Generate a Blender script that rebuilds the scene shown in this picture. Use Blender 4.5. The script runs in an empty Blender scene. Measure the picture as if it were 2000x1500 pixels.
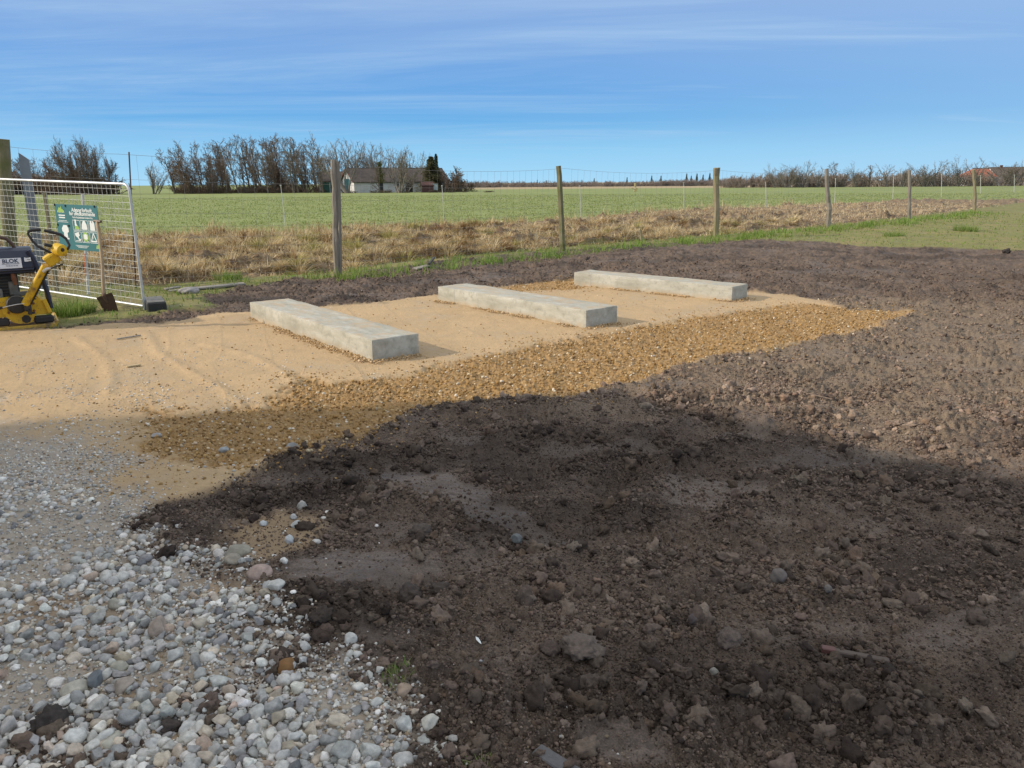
import bpy, math, random
import numpy as np
from mathutils import Matrix, Vector

# ------------------------------------------------------------------ camera, sky, sun, exposure
scene = bpy.context.scene
col = scene.collection
CAM_H = 1.6
F = 1502.0                      # focal length in photograph pixels (2000 wide)
PITCH = math.atan((750 - 357) / F)
ROLL = math.radians(0.4)
_fwd = np.array([0, math.cos(PITCH), -math.sin(PITCH)])
_right = np.array([1.0, 0, 0])
_up = np.cross(_right, _fwd)
_R = math.cos(ROLL) * _right - math.sin(ROLL) * _up
_U = math.cos(ROLL) * _up + math.sin(ROLL) * _right
cam_d = bpy.data.cameras.new("camera")
cam_d.sensor_width = 36.0
cam_d.lens = 36.0 * F / 2000.0
cam_d.clip_start = 0.05
cam_d.clip_end = 20000
cam = bpy.data.objects.new("camera", cam_d)
m = Matrix.Identity(4)
for i in range(3):
    m[i][0], m[i][1], m[i][2] = _R[i], _U[i], -_fwd[i]
m[2][3] = CAM_H
cam.matrix_world = m
col.objects.link(cam)
scene.camera = cam

SUN_EL = math.radians(26.5)
LIGHT = np.array([1.0, 0.14])   # horizontal travel of the light
LIGHT /= np.linalg.norm(LIGHT)
sun_d = bpy.data.lights.new("sun", 'SUN')
sun_d.energy = 2.4
sun_d.angle = math.radians(0.9)
sun_d.color = (1.0, 0.87, 0.70)
sun = bpy.data.objects.new("sun", sun_d)
ldir = Vector((LIGHT[0] * math.cos(SUN_EL), LIGHT[1] * math.cos(SUN_EL), -math.sin(SUN_EL)))
sun.rotation_euler = ldir.to_track_quat('-Z', 'Y').to_euler()
sun.location = (-20, -1, 12)
col.objects.link(sun)

world = bpy.data.worlds.new("World")
scene.world = world
world.use_nodes = True
wn, wl = world.node_tree.nodes, world.node_tree.links
wn.clear()
def wnode(t, **k):
    n = wn.new(t)
    for a, b in k.items(): setattr(n, a, b)
    return n
sky = wnode('ShaderNodeTexSky', sky_type='NISHITA', sun_disc=False, sun_elevation=SUN_EL,
            sun_rotation=math.atan2(-LIGHT[0], -LIGHT[1]), air_density=1.0, dust_density=0.6, ozone_density=2.0)
gain = wnode('ShaderNodeMix', data_type='RGBA', blend_type='MULTIPLY'); gain.inputs[0].default_value = 1
SKY_GAIN = 0.085
gain.inputs[7].default_value = (SKY_GAIN, SKY_GAIN, SKY_GAIN, 1)
wl.new(sky.outputs[0], gain.inputs[6])
tc = wnode('ShaderNodeTexCoord')
sep = wnode('ShaderNodeSeparateXYZ'); wl.new(tc.outputs['Generated'], sep.inputs[0])
# clear air near the horizon; bright grey overhead stop added to lift the shade
ramp = wnode('ShaderNodeValToRGB')
els = [(0.0, (.235, .43, .58)), (.035, (.165, .37, .555)), (.075, (.085, .260, .49)), (.105, (.085, .235, .475)),
       (.15, (.108, .232, .460)), (.21, (.155, .255, .455)), (.42, (.66, .66, .67))]
cr = ramp.color_ramp
while len(cr.elements) < len(els): cr.elements.new(0.5)
for e, (p, c) in zip(cr.elements, els): e.position = p; e.color = (*c, 1)
wl.new(sep.outputs[2], ramp.inputs[0])
lo = wnode('ShaderNodeMapRange'); lo.inputs[1].default_value = .25; lo.inputs[2].default_value = .6
lo.inputs[3].default_value = .95; lo.inputs[4].default_value = 0.85
wl.new(sep.outputs[2], lo.inputs[0])
mixs = wnode('ShaderNodeMix', data_type='RGBA')
wl.new(lo.outputs[0], mixs.inputs[0]); wl.new(gain.outputs[2], mixs.inputs[6]); wl.new(ramp.outputs[0], mixs.inputs[7])
# thin cirrus: direction projected on a flat layer
dv = wnode('ShaderNodeVectorMath', operation='DIVIDE')
zc = wnode('ShaderNodeMath', operation='MAXIMUM'); zc.inputs[1].default_value = 0.012
wl.new(sep.outputs[2], zc.inputs[0])
zadd = wnode('ShaderNodeMath', operation='ADD'); zadd.inputs[1].default_value = 0.05
wl.new(zc.outputs[0], zadd.inputs[0])
cz = wnode('ShaderNodeCombineXYZ')
for i in range(3): wl.new(zadd.outputs[0], cz.inputs[i])
wl.new(tc.outputs['Generated'], dv.inputs[0]); wl.new(cz.outputs[0], dv.inputs[1])
mp = wnode('ShaderNodeMapping'); mp.inputs['Rotation'].default_value = (0, 0, math.radians(24)); mp.inputs['Scale'].default_value = (.30, 1.0, 1)
mp.inputs['Location'].default_value = (1.7, .4, 0)
wl.new(dv.outputs[0], mp.inputs[0])
nz = wnode('ShaderNodeTexNoise'); nz.inputs['Scale'].default_value = .55; nz.inputs['Detail'].default_value = 12; nz.inputs['Roughness'].default_value = .66
nz.inputs['Distortion'].default_value = 1.6
wl.new(mp.outputs[0], nz.inputs['Vector'])
mp2 = wnode('ShaderNodeMapping'); mp2.inputs['Rotation'].default_value = (0, 0, math.radians(33)); mp2.inputs['Scale'].default_value = (.22, 1.5, 1)
wl.new(dv.outputs[0], mp2.inputs[0])
nz2 = wnode('ShaderNodeTexNoise'); nz2.inputs['Scale'].default_value = 1.7; nz2.inputs['Detail'].default_value = 10; nz2.inputs['Roughness'].default_value = .7; nz2.inputs['Distortion'].default_value = .5
wl.new(mp2.outputs[0], nz2.inputs['Vector'])
w2 = wnode('ShaderNodeMapRange'); w2.inputs[1].default_value = .38; w2.inputs[2].default_value = .72; w2.inputs[3].default_value = .35
wl.new(nz2.outputs[0], w2.inputs[0])
cf = wnode('ShaderNodeMapRange'); cf.inputs[1].default_value = .40; cf.inputs[2].default_value = .80; cf.inputs[4].default_value = .9
wl.new(nz.outputs[0], cf.inputs[0])
cfw = wnode('ShaderNodeMath', operation='MULTIPLY'); wl.new(cf.outputs[0], cfw.inputs[0]); wl.new(w2.outputs[0], cfw.inputs[1])
hz = wnode('ShaderNodeMapRange'); hz.inputs[1].default_value = .01; hz.inputs[2].default_value = .06
wl.new(sep.outputs[2], hz.inputs[0])
cfm = wnode('ShaderNodeMath', operation='MULTIPLY'); wl.new(cfw.outputs[0], cfm.inputs[0]); wl.new(hz.outputs[0], cfm.inputs[1])
# a thin veil thickens away from the sun's side
veil = wnode('ShaderNodeMapRange'); veil.inputs[1].default_value = 0; veil.inputs[2].default_value = .75; veil.inputs[4].default_value = .42
wl.new(sep.outputs[0], veil.inputs[0])
cfv = wnode('ShaderNodeMath', operation='MAXIMUM'); wl.new(cfm.outputs[0], cfv.inputs[0]); wl.new(veil.outputs[0], cfv.inputs[1])
mixc = wnode('ShaderNodeMix', data_type='RGBA'); mixc.inputs[7].default_value = (.27, .385, .515, 1)
wl.new(cfv.outputs[0], mixc.inputs[0]); wl.new(mixs.outputs[2], mixc.inputs[6])
bg = wnode('ShaderNodeBackground'); bg.inputs[1].default_value = 1.0
wo = wnode('ShaderNodeOutputWorld')
wl.new(mixc.outputs[2], bg.inputs[0]); wl.new(bg.outputs[0], wo.inputs[0])

scene.view_settings.view_transform = 'Standard'
scene.view_settings.look = 'None'
scene.view_settings.exposure = 0.75
scene.view_settings.gamma = 1
scene.render.engine = 'CYCLES'
scene.cycles.max_bounces = 6
scene.cycles.transparent_max_bounces = 8

# ------------------------------------------------------------------ helpers
rng = np.random.default_rng(7)
random.seed(11)

def G(px, py, z=0.0):
    """the point at height z that the photograph shows at (px, py)"""
    d = _fwd + _R * (px - 1000) / F - _U * (py - 750) / F
    t = (z - CAM_H) / d[2]
    return np.array([0, 0, CAM_H]) + t * d

def D(px, dist, z=0.0):
    """the point at forward distance dist seen at photograph column px, height z"""
    # depth along the camera axis
    zc = dist * math.cos(PITCH) + (CAM_H - z) * math.sin(PITCH)
    return np.array([(px - 1000) / F * zc, dist, z])

def ZAT(py, dist, px=1000):
    """height that the photograph shows at row py at forward distance dist"""
    a, b = -8.0, 40.0
    x = D(px, dist)[0]
    for _ in range(50):
        c = (a + b) / 2
        v = np.array([x, dist, c - CAM_H]); k = v @ _fwd
        y = 750 - F * (v @ _U) / k
        if y > py: a = c
        else: b = c
    return c

def tag(o, label=None, cat=None, group=None, kind=None):
    if label: o["label"] = label
    if cat: o["category"] = cat
    if group: o["group"] = group
    if kind: o["kind"] = kind
    return o

def empty(name, loc, rz=0.0):
    o = bpy.data.objects.new(name, None)
    o.location = tuple(loc); o.rotation_euler = (0, 0, rz)
    o.empty_display_size = .1
    col.objects.link(o)
    return o

def link(name, mesh, parent=None):
    o = bpy.data.objects.new(name, mesh)
    col.objects.link(o)
    if parent is not None: o.parent = parent
    return o

def copy_tree(o, parent=None):
    c = o.copy(); col.objects.link(c); c.parent = parent
    for ch in list(o.children): copy_tree(ch, c)
    return c

class MB:
    """collects simple solids, builds them as one mesh"""
    def __init__(s): s.v = []; s.f = []
    def add(s, vs, fs):
        k = len(s.v); s.v += [tuple(float(a) for a in v) for v in vs]; s.f += [tuple(i + k for i in f) for f in fs]; return s
    def box(s, c, size, rot=None, taper=1.0, bev=0.0):
        sx, sy, sz = [a / 2 for a in size]
        if bev <= 0:
            vs = [(x * (taper if z > 0 else 1), y * (taper if z > 0 else 1), z) for z in (-sz, sz) for y in (-sy, sy) for x in (-sx, sx)]
            fs = [(0, 2, 3, 1), (4, 5, 7, 6), (0, 1, 5, 4), (2, 6, 7, 3), (0, 4, 6, 2), (1, 3, 7, 5)]
        else:
            b = min(bev, sx * .9, sy * .9, sz * .9); vs = []; idx = {}
            for iz in (-1, 1):
                for iy in (-1, 1):
                    for ix in (-1, 1):
                        for ax in range(3):
                            p = [ix * (sx - b), iy * (sy - b), iz * (sz - b)]
                            p[ax] = (ix, iy, iz)[ax] * (sx, sy, sz)[ax]
                            if iz > 0: p[0] *= taper; p[1] *= taper
                            idx[(ix, iy, iz, ax)] = len(vs); vs.append(tuple(p))
            fs = []
            for ax in range(3):
                o1, o2 = [a for a in range(3) if a != ax]
                for sg in (-1, 1):
                    q = []
                    for a, b2 in ((-1, -1), (1, -1), (1, 1), (-1, 1)):
                        k = [0, 0, 0]; k[ax] = sg; k[o1] = a; k[o2] = b2
                        q.append(idx[(*k, ax)])
                    flip = (sg < 0) ^ (ax == 1)
                    fs.append(tuple(reversed(q)) if flip else tuple(q))
            for ax in range(3):
                o1, o2 = [a for a in range(3) if a != ax]
                for a in (-1, 1):
                    for b2 in (-1, 1):
                        k0 = [0, 0, 0]; k0[ax] = -1; k0[o1] = a; k0[o2] = b2
                        k1 = list(k0); k1[ax] = 1
                        fs.append((idx[(*k0, o1)], idx[(*k1, o1)], idx[(*k1, o2)], idx[(*k0, o2)]))
            for ix in (-1, 1):
                for iy in (-1, 1):
                    for iz in (-1, 1):
                        fs.append(tuple(idx[(ix, iy, iz, a)] for a in range(3)))
        if rot is not None: vs = [tuple(rot @ Vector(v)) for v in vs]
        return s.add([(v[0] + c[0], v[1] + c[1], v[2] + c[2]) for v in vs], fs)
    def tube(s, pts, r, n=8, cap=True):
        pts = [Vector(p) for p in pts]
        rs = r if hasattr(r, '__len__') else [r] * len(pts)
        vs, fs = [], []
        prev = None
        for i, p in enumerate(pts):
            t = (pts[min(i + 1, len(pts) - 1)] - pts[max(i - 1, 0)])
            if t.length < 1e-9: t = Vector((0, 0, 1))
            t.normalize()
            if prev is None:
                a = Vector((0, 0, 1)) if abs(t.z) < .9 else Vector((1, 0, 0))
                u = t.cross(a).normalized()
            else:
                u = (prev - t * prev.dot(t)).normalized()
            prev = u; w = t.cross(u)
            for k in range(n):
                an = 2 * math.pi * k / n
                vs.append(p + (u * math.cos(an) + w * math.sin(an)) * rs[i])
        for i in range(len(pts) - 1):
            for k in range(n):
                fs.append((i * n + k, i * n + (k + 1) % n, (i + 1) * n + (k + 1) % n, (i + 1) * n + k))
        if cap:
            fs.append(tuple(reversed(range(n)))); fs.append(tuple((len(pts) - 1) * n + k for k in range(n)))
        return s.add(vs, fs)
    def prism(s, poly, mat, depth):
        """2-D outline extruded along local z of mat, from 0 to depth"""
        n = len(poly)
        vs = [mat @ Vector((x, y, 0)) for x, y in poly] + [mat @ Vector((x, y, depth)) for x, y in poly]
        fs = [tuple(reversed(range(n))), tuple(range(n, 2 * n))] + [(i, (i + 1) % n, n + (i + 1) % n, n + i) for i in range(n)]
        return s.add(vs, fs)
    def mesh(s, name, smooth=False):
        me = bpy.data.meshes.new(name); me.from_pydata(s.v, [], s.f)
        import bmesh
        b = bmesh.new(); b.from_mesh(me); bmesh.ops.recalc_face_normals(b, faces=b.faces); b.to_mesh(me); b.free()
        if smooth:
            me.polygons.foreach_set('use_smooth', [True] * len(me.polygons))
        me.update(); return me
    def build(s, name, mat, parent=None, smooth=False):
        me = s.mesh(name, smooth)
        if smooth and hasattr(me, 'set_sharp_from_angle'): me.set_sharp_from_angle(angle=math.radians(38))
        if mat: me.materials.append(mat)
        return link(name, me, parent)

def tri_mesh(name, v, f, mat, colr=None, smooth=True, attr='Col'):
    """a big triangle mesh from arrays"""
    me = bpy.data.meshes.new(name)
    v = np.ascontiguousarray(v, np.float32); f = np.ascontiguousarray(f, np.int32)
    k = f.shape[1]
    me.vertices.add(len(v)); me.vertices.foreach_set('co', v.ravel())
    me.loops.add(f.size); me.loops.foreach_set('vertex_index', f.ravel())
    me.polygons.add(len(f)); me.polygons.foreach_set('loop_start', np.arange(0, f.size, k, dtype=np.int32))
    if smooth: me.polygons.foreach_set('use_smooth', np.ones(len(f), bool))
    if colr is not None:
        a = me.attributes.new(attr, 'FLOAT_COLOR', 'POINT')
        if colr.shape[1] == 3: colr = np.concatenate([colr, np.ones((len(colr), 1))], 1)
        a.data.foreach_set('color', np.ascontiguousarray(colr, np.float32).ravel())
    me.update(calc_edges=True)
    me.validate()
    if mat: me.materials.append(mat)
    return me

# ------------------------------------------------------------------ materials
def mat_new(name):
    m_ = bpy.data.materials.new(name); m_.use_nodes = True
    nt = m_.node_tree; b = nt.nodes['Principled BSDF']
    return m_, nt, b
def N(nt, t, **k):
    n = nt.nodes.new(t)
    for a, b in k.items(): setattr(n, a, b)
    return n
def noise_of(nt, scale, detail=4, rough=.55, vec=None, dist=0.0):
    n = N(nt, 'ShaderNodeTexNoise'); n.inputs['Scale'].default_value = scale; n.inputs['Detail'].default_value = detail
    n.inputs['Roughness'].default_value = rough; n.inputs['Distortion'].default_value = dist
    if vec is not None: nt.links.new(vec, n.inputs['Vector'])
    return n.outputs[0]
def mixc_(nt, fac, a, b, blend='MIX'):
    n = N(nt, 'ShaderNodeMix', data_type='RGBA', blend_type=blend)
    for sock, val in ((n.inputs[0], fac), (n.inputs[6], a), (n.inputs[7], b)):
        if isinstance(val, (int, float)): sock.default_value = val
        elif isinstance(val, tuple): sock.default_value = (*val[:3], 1)
        else: nt.links.new(val, sock)
    return n.outputs[2]
def rng_(nt, val, a, b, c=0.0, d=1.0):
    n = N(nt, 'ShaderNodeMapRange'); nt.links.new(val, n.inputs[0])
    for i, x in enumerate((a, b, c, d)): n.inputs[i + 1].default_value = x
    return n.outputs[0]
def mth(nt, op, a, b=0.0):
    n = N(nt, 'ShaderNodeMath', operation=op)
    for sock, val in ((n.inputs[0], a), (n.inputs[1], b)):
        if isinstance(val, (int, float)): sock.default_value = val
        else: nt.links.new(val, sock)
    return n.outputs[0]
def bump_(nt, b, h, strength=.5, dist=.01):
    n = N(nt, 'ShaderNodeBump'); n.inputs['Strength'].default_value = strength; n.inputs['Distance'].default_value = dist
    nt.links.new(h, n.inputs['Height']); nt.links.new(n.outputs[0], b.inputs['Normal'])

def simple(name, c, c2=None, scale=12, rough=.6, metal=0.0, bump=0.0, bscale=60, spec=.5, stretch=None, thr=(.35, .7)):
    m_, nt, b = mat_new(name)
    tcn = N(nt, 'ShaderNodeTexCoord'); vec = tcn.outputs['Object']
    if stretch:
        mpn = N(nt, 'ShaderNodeMapping'); mpn.inputs['Scale'].default_value = stretch; nt.links.new(vec, mpn.inputs[0]); vec = mpn.outputs[0]
    if c2 is None: c2 = tuple(x * .8 for x in c)
    f = rng_(nt, noise_of(nt, scale, 6, .6, vec), *thr)
    nt.links.new(mixc_(nt, f, c, c2), b.inputs['Base Color'])
    b.inputs['Roughness'].default_value = rough; b.inputs['Metallic'].default_value = metal
    b.inputs['Specular IOR Level'].default_value = spec
    if bump: bump_(nt, b, noise_of(nt, bscale, 5, .6, vec), bump, .01)
    return m_

def vcol(name, rough=.85, spec=.3, mott=0.0, mscale=40, trans=0.0, bump=0.0, bscale=120):
    """colour carried per piece in the mesh, mottled"""
    m_, nt, b = mat_new(name)
    at = N(nt, 'ShaderNodeAttribute', attribute_name='Col')
    c = at.outputs['Color']
    tcn = N(nt, 'ShaderNodeTexCoord'); vec = tcn.outputs['Object']
    if mott:
        f = rng_(nt, noise_of(nt, mscale, 5, .65, vec), .3, .7, 1 - mott, 1 + mott)
        cc = N(nt, 'ShaderNodeCombineColor')
        for i in range(3): nt.links.new(f, cc.inputs[i])
        c = mixc_(nt, 1.0, c, cc.outputs[0], 'MULTIPLY')
    nt.links.new(c, b.inputs['Base Color'])
    b.inputs['Roughness'].default_value = rough; b.inputs['Specular IOR Level'].default_value = spec
    if bump: bump_(nt, b, noise_of(nt, bscale, 4, .6, vec), bump, .004)
    if trans:
        out = nt.nodes['Material Output']; tr = N(nt, 'ShaderNodeBsdfTranslucent'); mx = N(nt, 'ShaderNodeMixShader')
        nt.links.new(c, tr.inputs[0]); mx.inputs[0].default_value = trans
        nt.links.new(b.outputs[0], mx.inputs[1]); nt.links.new(tr.outputs[0], mx.inputs[2]); nt.links.new(mx.outputs[0], out.inputs[0])
    return m_

# ------------------------------------------------------------------ numeric noise
_perm = np.random.default_rng(3).permutation(4096).astype(np.int32)
_ang = np.random.default_rng(4).random(4096) * 2 * np.pi
_gx, _gy = np.cos(_ang).astype(np.float32), np.sin(_ang).astype(np.float32)
def pn(x, y, seed=0):
    x = np.asarray(x, np.float64); y = np.asarray(y, np.float64)
    xi = np.floor(x).astype(np.int64); yi = np.floor(y).astype(np.int64)
    xf = (x - xi).astype(np.float32); yf = (y - yi).astype(np.float32)
    u = xf * xf * xf * (xf * (xf * 6 - 15) + 10); v = yf * yf * yf * (yf * (yf * 6 - 15) + 10)
    def g(i, j, dx, dy):
        h = _perm[(_perm[(i + seed * 131) & 4095] + j) & 4095]
        return _gx[h] * dx + _gy[h] * dy
    a = g(xi, yi, xf, yf); b = g(xi + 1, yi, xf - 1, yf); c = g(xi, yi + 1, xf, yf - 1); d = g(xi + 1, yi + 1, xf - 1, yf - 1)
    return ((a + u * (b - a)) * (1 - v) + (c + u * (d - c)) * v) * 1.4
def fbm(x, y, o=4, seed=0, gain=.5):
    s = 0; a = 1.0; k = 1.0
    for i in range(o):
        s = s + a * pn(x * k + 17.3 * i, y * k - 9.1 * i, seed + i); a *= gain; k *= 2.03
    return s
def sstep(a, b, x):
    t = np.clip((x - a) / (b - a), 0, 1); return t * t * (3 - 2 * t)

def sdist(poly, x, y):
    """signed distance to a polygon, positive inside"""
    poly = np.asarray(poly, np.float64)
    d2 = np.full(x.shape, 1e9); ins = np.zeros(x.shape, bool)
    n = len(poly)
    for i in range(n):
        ax, ay = poly[i]; bx, by = poly[(i + 1) % n]
        ex, ey = bx - ax, by - ay
        t = np.clip(((x - ax) * ex + (y - ay) * ey) / (ex * ex + ey * ey + 1e-12), 0, 1)
        d2 = np.minimum(d2, (x - ax - t * ex) ** 2 + (y - ay - t * ey) ** 2)
        c = ((ay > y) != (by > y))
        if abs(by - ay) > 1e-12: ins ^= c & (x < (bx - ax) * (y - ay) / (by - ay) + ax)
    d = np.sqrt(d2)
    return np.where(ins, d, -d)
def ldist(pts, x, y):
    d2 = np.full(x.shape, 1e9)
    for (ax, ay), (bx, by) in zip(pts[:-1], pts[1:]):
        ex, ey = bx - ax, by - ay
        t = np.clip(((x - ax) * ex + (y - ay) * ey) / (ex * ex + ey * ey + 1e-12), 0, 1)
        d2 = np.minimum(d2, (x - ax - t * ex) ** 2 + (y - ay - t * ey) ** 2)
    return np.sqrt(d2)
def W(*px):
    return [tuple(G(a, b)[:2]) for a, b in px]
# ------------------------------------------------------------------ ground zones (outlines on the ground plane, in metres)
P_SAND = [(-9.5, 8.9)] + W((0, 646), (120, 641), (230, 628), (310, 632), (420, 614), (492, 607), (640, 600), (850, 576), (1030, 553),
    (1120, 546), (1230, 556), (1480, 572), (1580, 581), (1660, 601), (1790, 607), (1700, 640), (1600, 662), (1400, 697), (1240, 742), (1130, 772), (1000, 778),
    (820, 800), (650, 858), (560, 885), (470, 935), (400, 965), (300, 985), (260, 1000), (200, 985), (120, 950), (40, 930), (0, 920)) + [(-4.6, 4.4), (-9.5, 4.6)]
P_COARSE = W((575, 737), (650, 748), (780, 737), (900, 702), (1050, 674), (1200, 647), (1400, 613), (1560, 592), (1700, 600), (1790, 607),
    (1690, 640), (1600, 662), (1400, 697), (1250, 740), (1130, 772), (1000, 778), (820, 802), (700, 850), (590, 885), (450, 915), (330, 900), (285, 880), (275, 800), (330, 800), (400, 815), (500, 792), (560, 765))
P_COARSE2 = W((940, 570), (1030, 552), (1122, 545), (1150, 560), (1130, 566), (1050, 566), (990, 572))
P_PEB = [(-4.6, 5.6)] + W((0, 765), (40, 835), (150, 845), (250, 885), (270, 935), (330, 965), (300, 1010), (330, 1040), (400, 1050), (440, 1060), (480, 1085),
    (510, 1120), (545, 1170), (600, 1225), (690, 1290), (770, 1345), (850, 1420), (910, 1500), (1000, 1640)) + [(.15, .3), (0, -6), (-9, -6), (-9, 5.4)]
P_SAND2 = W((430, 1040), (470, 1010), (560, 990), (630, 1000), (640, 1030), (590, 1070), (520, 1095), (460, 1085))
BARE = [(G(90, 1185), .42, .17), (G(235, 1340), .16, .07), (G(420, 1120), .14, .06), (G(330, 1180), .12, .05), (G(600, 1040), .1, .05)]
P_LAWN = [(-9.5, 9.1)] + W((0, 600), (105, 642), (230, 624), (330, 612), (425, 600), (400, 578), (560, 548), (660, 541), (760, 525), (900, 506), (1100, 489), (1300, 475), (1500, 469), (1600, 474),
    (1700, 482), (1850, 484), (2000, 492), (2300, 505), (2600, 500), (2400, 395), (2000, 395), (1900, 407), (1778, 423), (1620, 441), (1500, 450), (1398, 460), (1250, 470), (1100, 482), (900, 500), (760, 515), (660, 533), (560, 538), (420, 548), (280, 556), (0, 556), (-400, 556)) + [(-14, 11)]
P_STRAW = [(-15, 11.2)] + W((0, 558), (280, 557), (420, 549), (560, 540), (660, 535), (760, 517), (900, 502), (1100, 486), (1250, 473), (1398, 462), (1500, 452), (1620, 443), (1778, 425), (1900, 409), (2000, 397), (2300, 380),
    (2300, 368), (2000, 373), (1850, 384), (1700, 394), (1500, 404), (1300, 411), (1100, 431), (900, 441), (700, 446), (500, 458), (300, 462), (0, 470), (-300, 480))
_FAR = W((-300, 481), (0, 471), (300, 463), (500, 459), (700, 447), (900, 442), (1100, 432), (1300, 412), (1500, 405), (1700, 395), (1850, 385), (2000, 374), (2300, 369))

SMOOTH = [(G(690, 1110), .36, .19, .0), (G(870, 950), .60, .16, -.75), (G(990, 1010), .50, .13, -.85), (G(1640, 890), .6, .22, .1), (G(1370, 950), .35, .22, .5),
          (G(770, 1235), .16, .10, 0), (G(1220, 1460), .17, .11, -.4), (G(400, 1000), .16, .08, 0), (G(930, 1290), .2, .12, .2), (G(650, 920), .5, .14, .1), (G(1250, 1130), .2, .14, .1),
          (G(1350, 760), .9, .2, .1), (G(1700, 690), 1.2, .2, -.1), (G(1650, 530), 1.6, .5, .1), (G(1900, 640), 1.0, .16, 0), (G(900, 545), 1.6, .35, .5), (G(700, 575), 1.2, .3, .45), (G(1000, 1330), .15, .1, .3), (G(1500, 1000), .25, .12, .2)]
SM_K = [1, .95, .95, .6, .75, .5, .9, .5, .3, .6, .15, .45, .45, .5, .4, .55, .55, .3, .35]
WET = [(G(1150, 880), .95, .6), (G(560, 955), .5, .22), (G(1080, 1010), .6, .3), (G(720, 900), .7, .25), (G(1500, 1330), .8, .3), (G(640, 1190), .35, .15)]
TRACKS = [W((285, 650), (310, 690), (370, 725), (440, 765), (470, 790)), W((150, 660), (205, 700), (218, 740), (212, 770)), W((400, 672), (490, 695), (560, 730), (575, 745)),
          W((265, 642), (380, 632), (490, 622)), W((640, 622), (760, 607), (860, 590))]
RUTS = [W((760, 1165), (880, 1110), (1010, 1060), (1150, 1000), (1250, 880), (1420, 830)), W((1230, 770), (1340, 810), (1500, 850))]

def zones(x, y):
    x = np.asarray(x, np.float64); y = np.asarray(y, np.float64)
    r = np.hypot(x, y)
    wx = .10 * fbm(x * 1.7, y * 1.7, 3, 21) + .035 * fbm(x * 8, y * 8, 3, 25)
    wy = .10 * fbm(x * 1.7, y * 1.7, 3, 31) + .035 * fbm(x * 8, y * 8, 3, 35)
    z = {}
    X, Y = x + wx * .8, y + wy * .8
    X2, Y2 = x + wx * np.clip(r / 9, 1, 3), y + wy * np.clip(r / 9, 1, 3)
    near = r < 16
    def sd(poly, XX, YY, mask):
        o = np.full(x.shape, -50.0)
        if mask.any(): o[mask] = sdist(poly, XX[mask], YY[mask])
        return o
    s1 = sd(P_SAND, X, Y, near); s2 = sd(P_SAND2, X, Y, r < 6)
    z['sand'] = np.maximum(sstep(-.05, .07, s1), .5 * sstep(-.05, .08, s2))
    c = np.maximum(sd(P_COARSE, X, Y, near), sd(P_COARSE2, X, Y, near))
    c = c + .10 * fbm(x * 5, y * 5, 3, 47) + .05 * fbm(x * 17, y * 17, 2, 48)
    z['coarse'] = sstep(-.09, .09, c)
    z['coarse_sd'] = c
    pb = sd(P_PEB, X, Y, r < 12)
    z['wet'] = np.zeros(x.shape)
    for c_, a_, b_ in WET: z['wet'] = np.maximum(z['wet'], sstep(1.5, .5, ((X - c_[0]) / a_) ** 2 + ((Y - c_[1]) / b_) ** 2 + .6 * fbm(x * 2.5, y * 2.5, 3, 49)))
    # broad ragged patch of lighter soil, away from the gravel; stored as negative values
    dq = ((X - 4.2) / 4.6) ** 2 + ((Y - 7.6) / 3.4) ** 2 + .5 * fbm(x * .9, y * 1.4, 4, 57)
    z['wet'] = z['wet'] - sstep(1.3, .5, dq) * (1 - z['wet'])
    z['bare'] = np.zeros(x.shape)
    for c_, a_, b_ in BARE: z['bare'] = np.maximum(z['bare'], np.exp(-(((X - c_[0]) / a_) ** 2 + ((Y - c_[1]) / b_) ** 2)))
    pb = pb + .16 * fbm(x * 2.6, y * 2.6, 3, 41) + .06 * fbm(x * 9, y * 9, 2, 42)
    z['peb'] = sstep(-.10, .28, pb)
    z['peb_sd'] = pb
    mid = (r > 6) & (r < 130)
    ln = sd(P_LAWN, X2, Y2, mid)
    z['lawn'] = sstep(-.06, .12, ln); z['lawn_sd'] = ln
    st = sd(P_STRAW, X2, Y2, mid)
    z['straw'] = sstep(-.25, .35, st); z['straw_sd'] = st
    # the field lies beyond the dry strip
    fx = np.array([p[0] for p in _FAR]); fy = np.array([p[1] for p in _FAR])
    ang = np.arctan2(x, y); fa = np.arctan2(fx, fy); fr = np.hypot(fx, fy)
    rr = np.interp(ang, fa, fr)
    z['field'] = np.where(np.abs(ang) < 1.2, sstep(-.8, 1.0, r - rr + 2.2 * wx * 6), 0) * (y > 0)
    z['field'] = np.maximum(z['field'], (r > 75) * 1.0)
    sm = np.zeros(x.shape)
    for (c_, a, b, an), kk in zip(SMOOTH, SM_K):
        dx, dy = X - c_[0], Y - c_[1]
        ca, sa = math.cos(an), math.sin(an)
        q = ((dx * ca + dy * sa) / (a * .85)) ** 2 + ((-dx * sa + dy * ca) / (b * .8)) ** 2
        sm = np.maximum(sm, kk * sstep(1.35, .65, q + .75 * fbm(x * 4.5, y * 4.5, 4, 44)))
    z['smooth'] = np.clip(sm * .95 + .5 * sstep(.40, .62, fbm(x * .9, y * 1.4, 4, 51) + .15 * fbm(x * 6, y * 6, 2, 53)), 0, 1)
    return z

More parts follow.
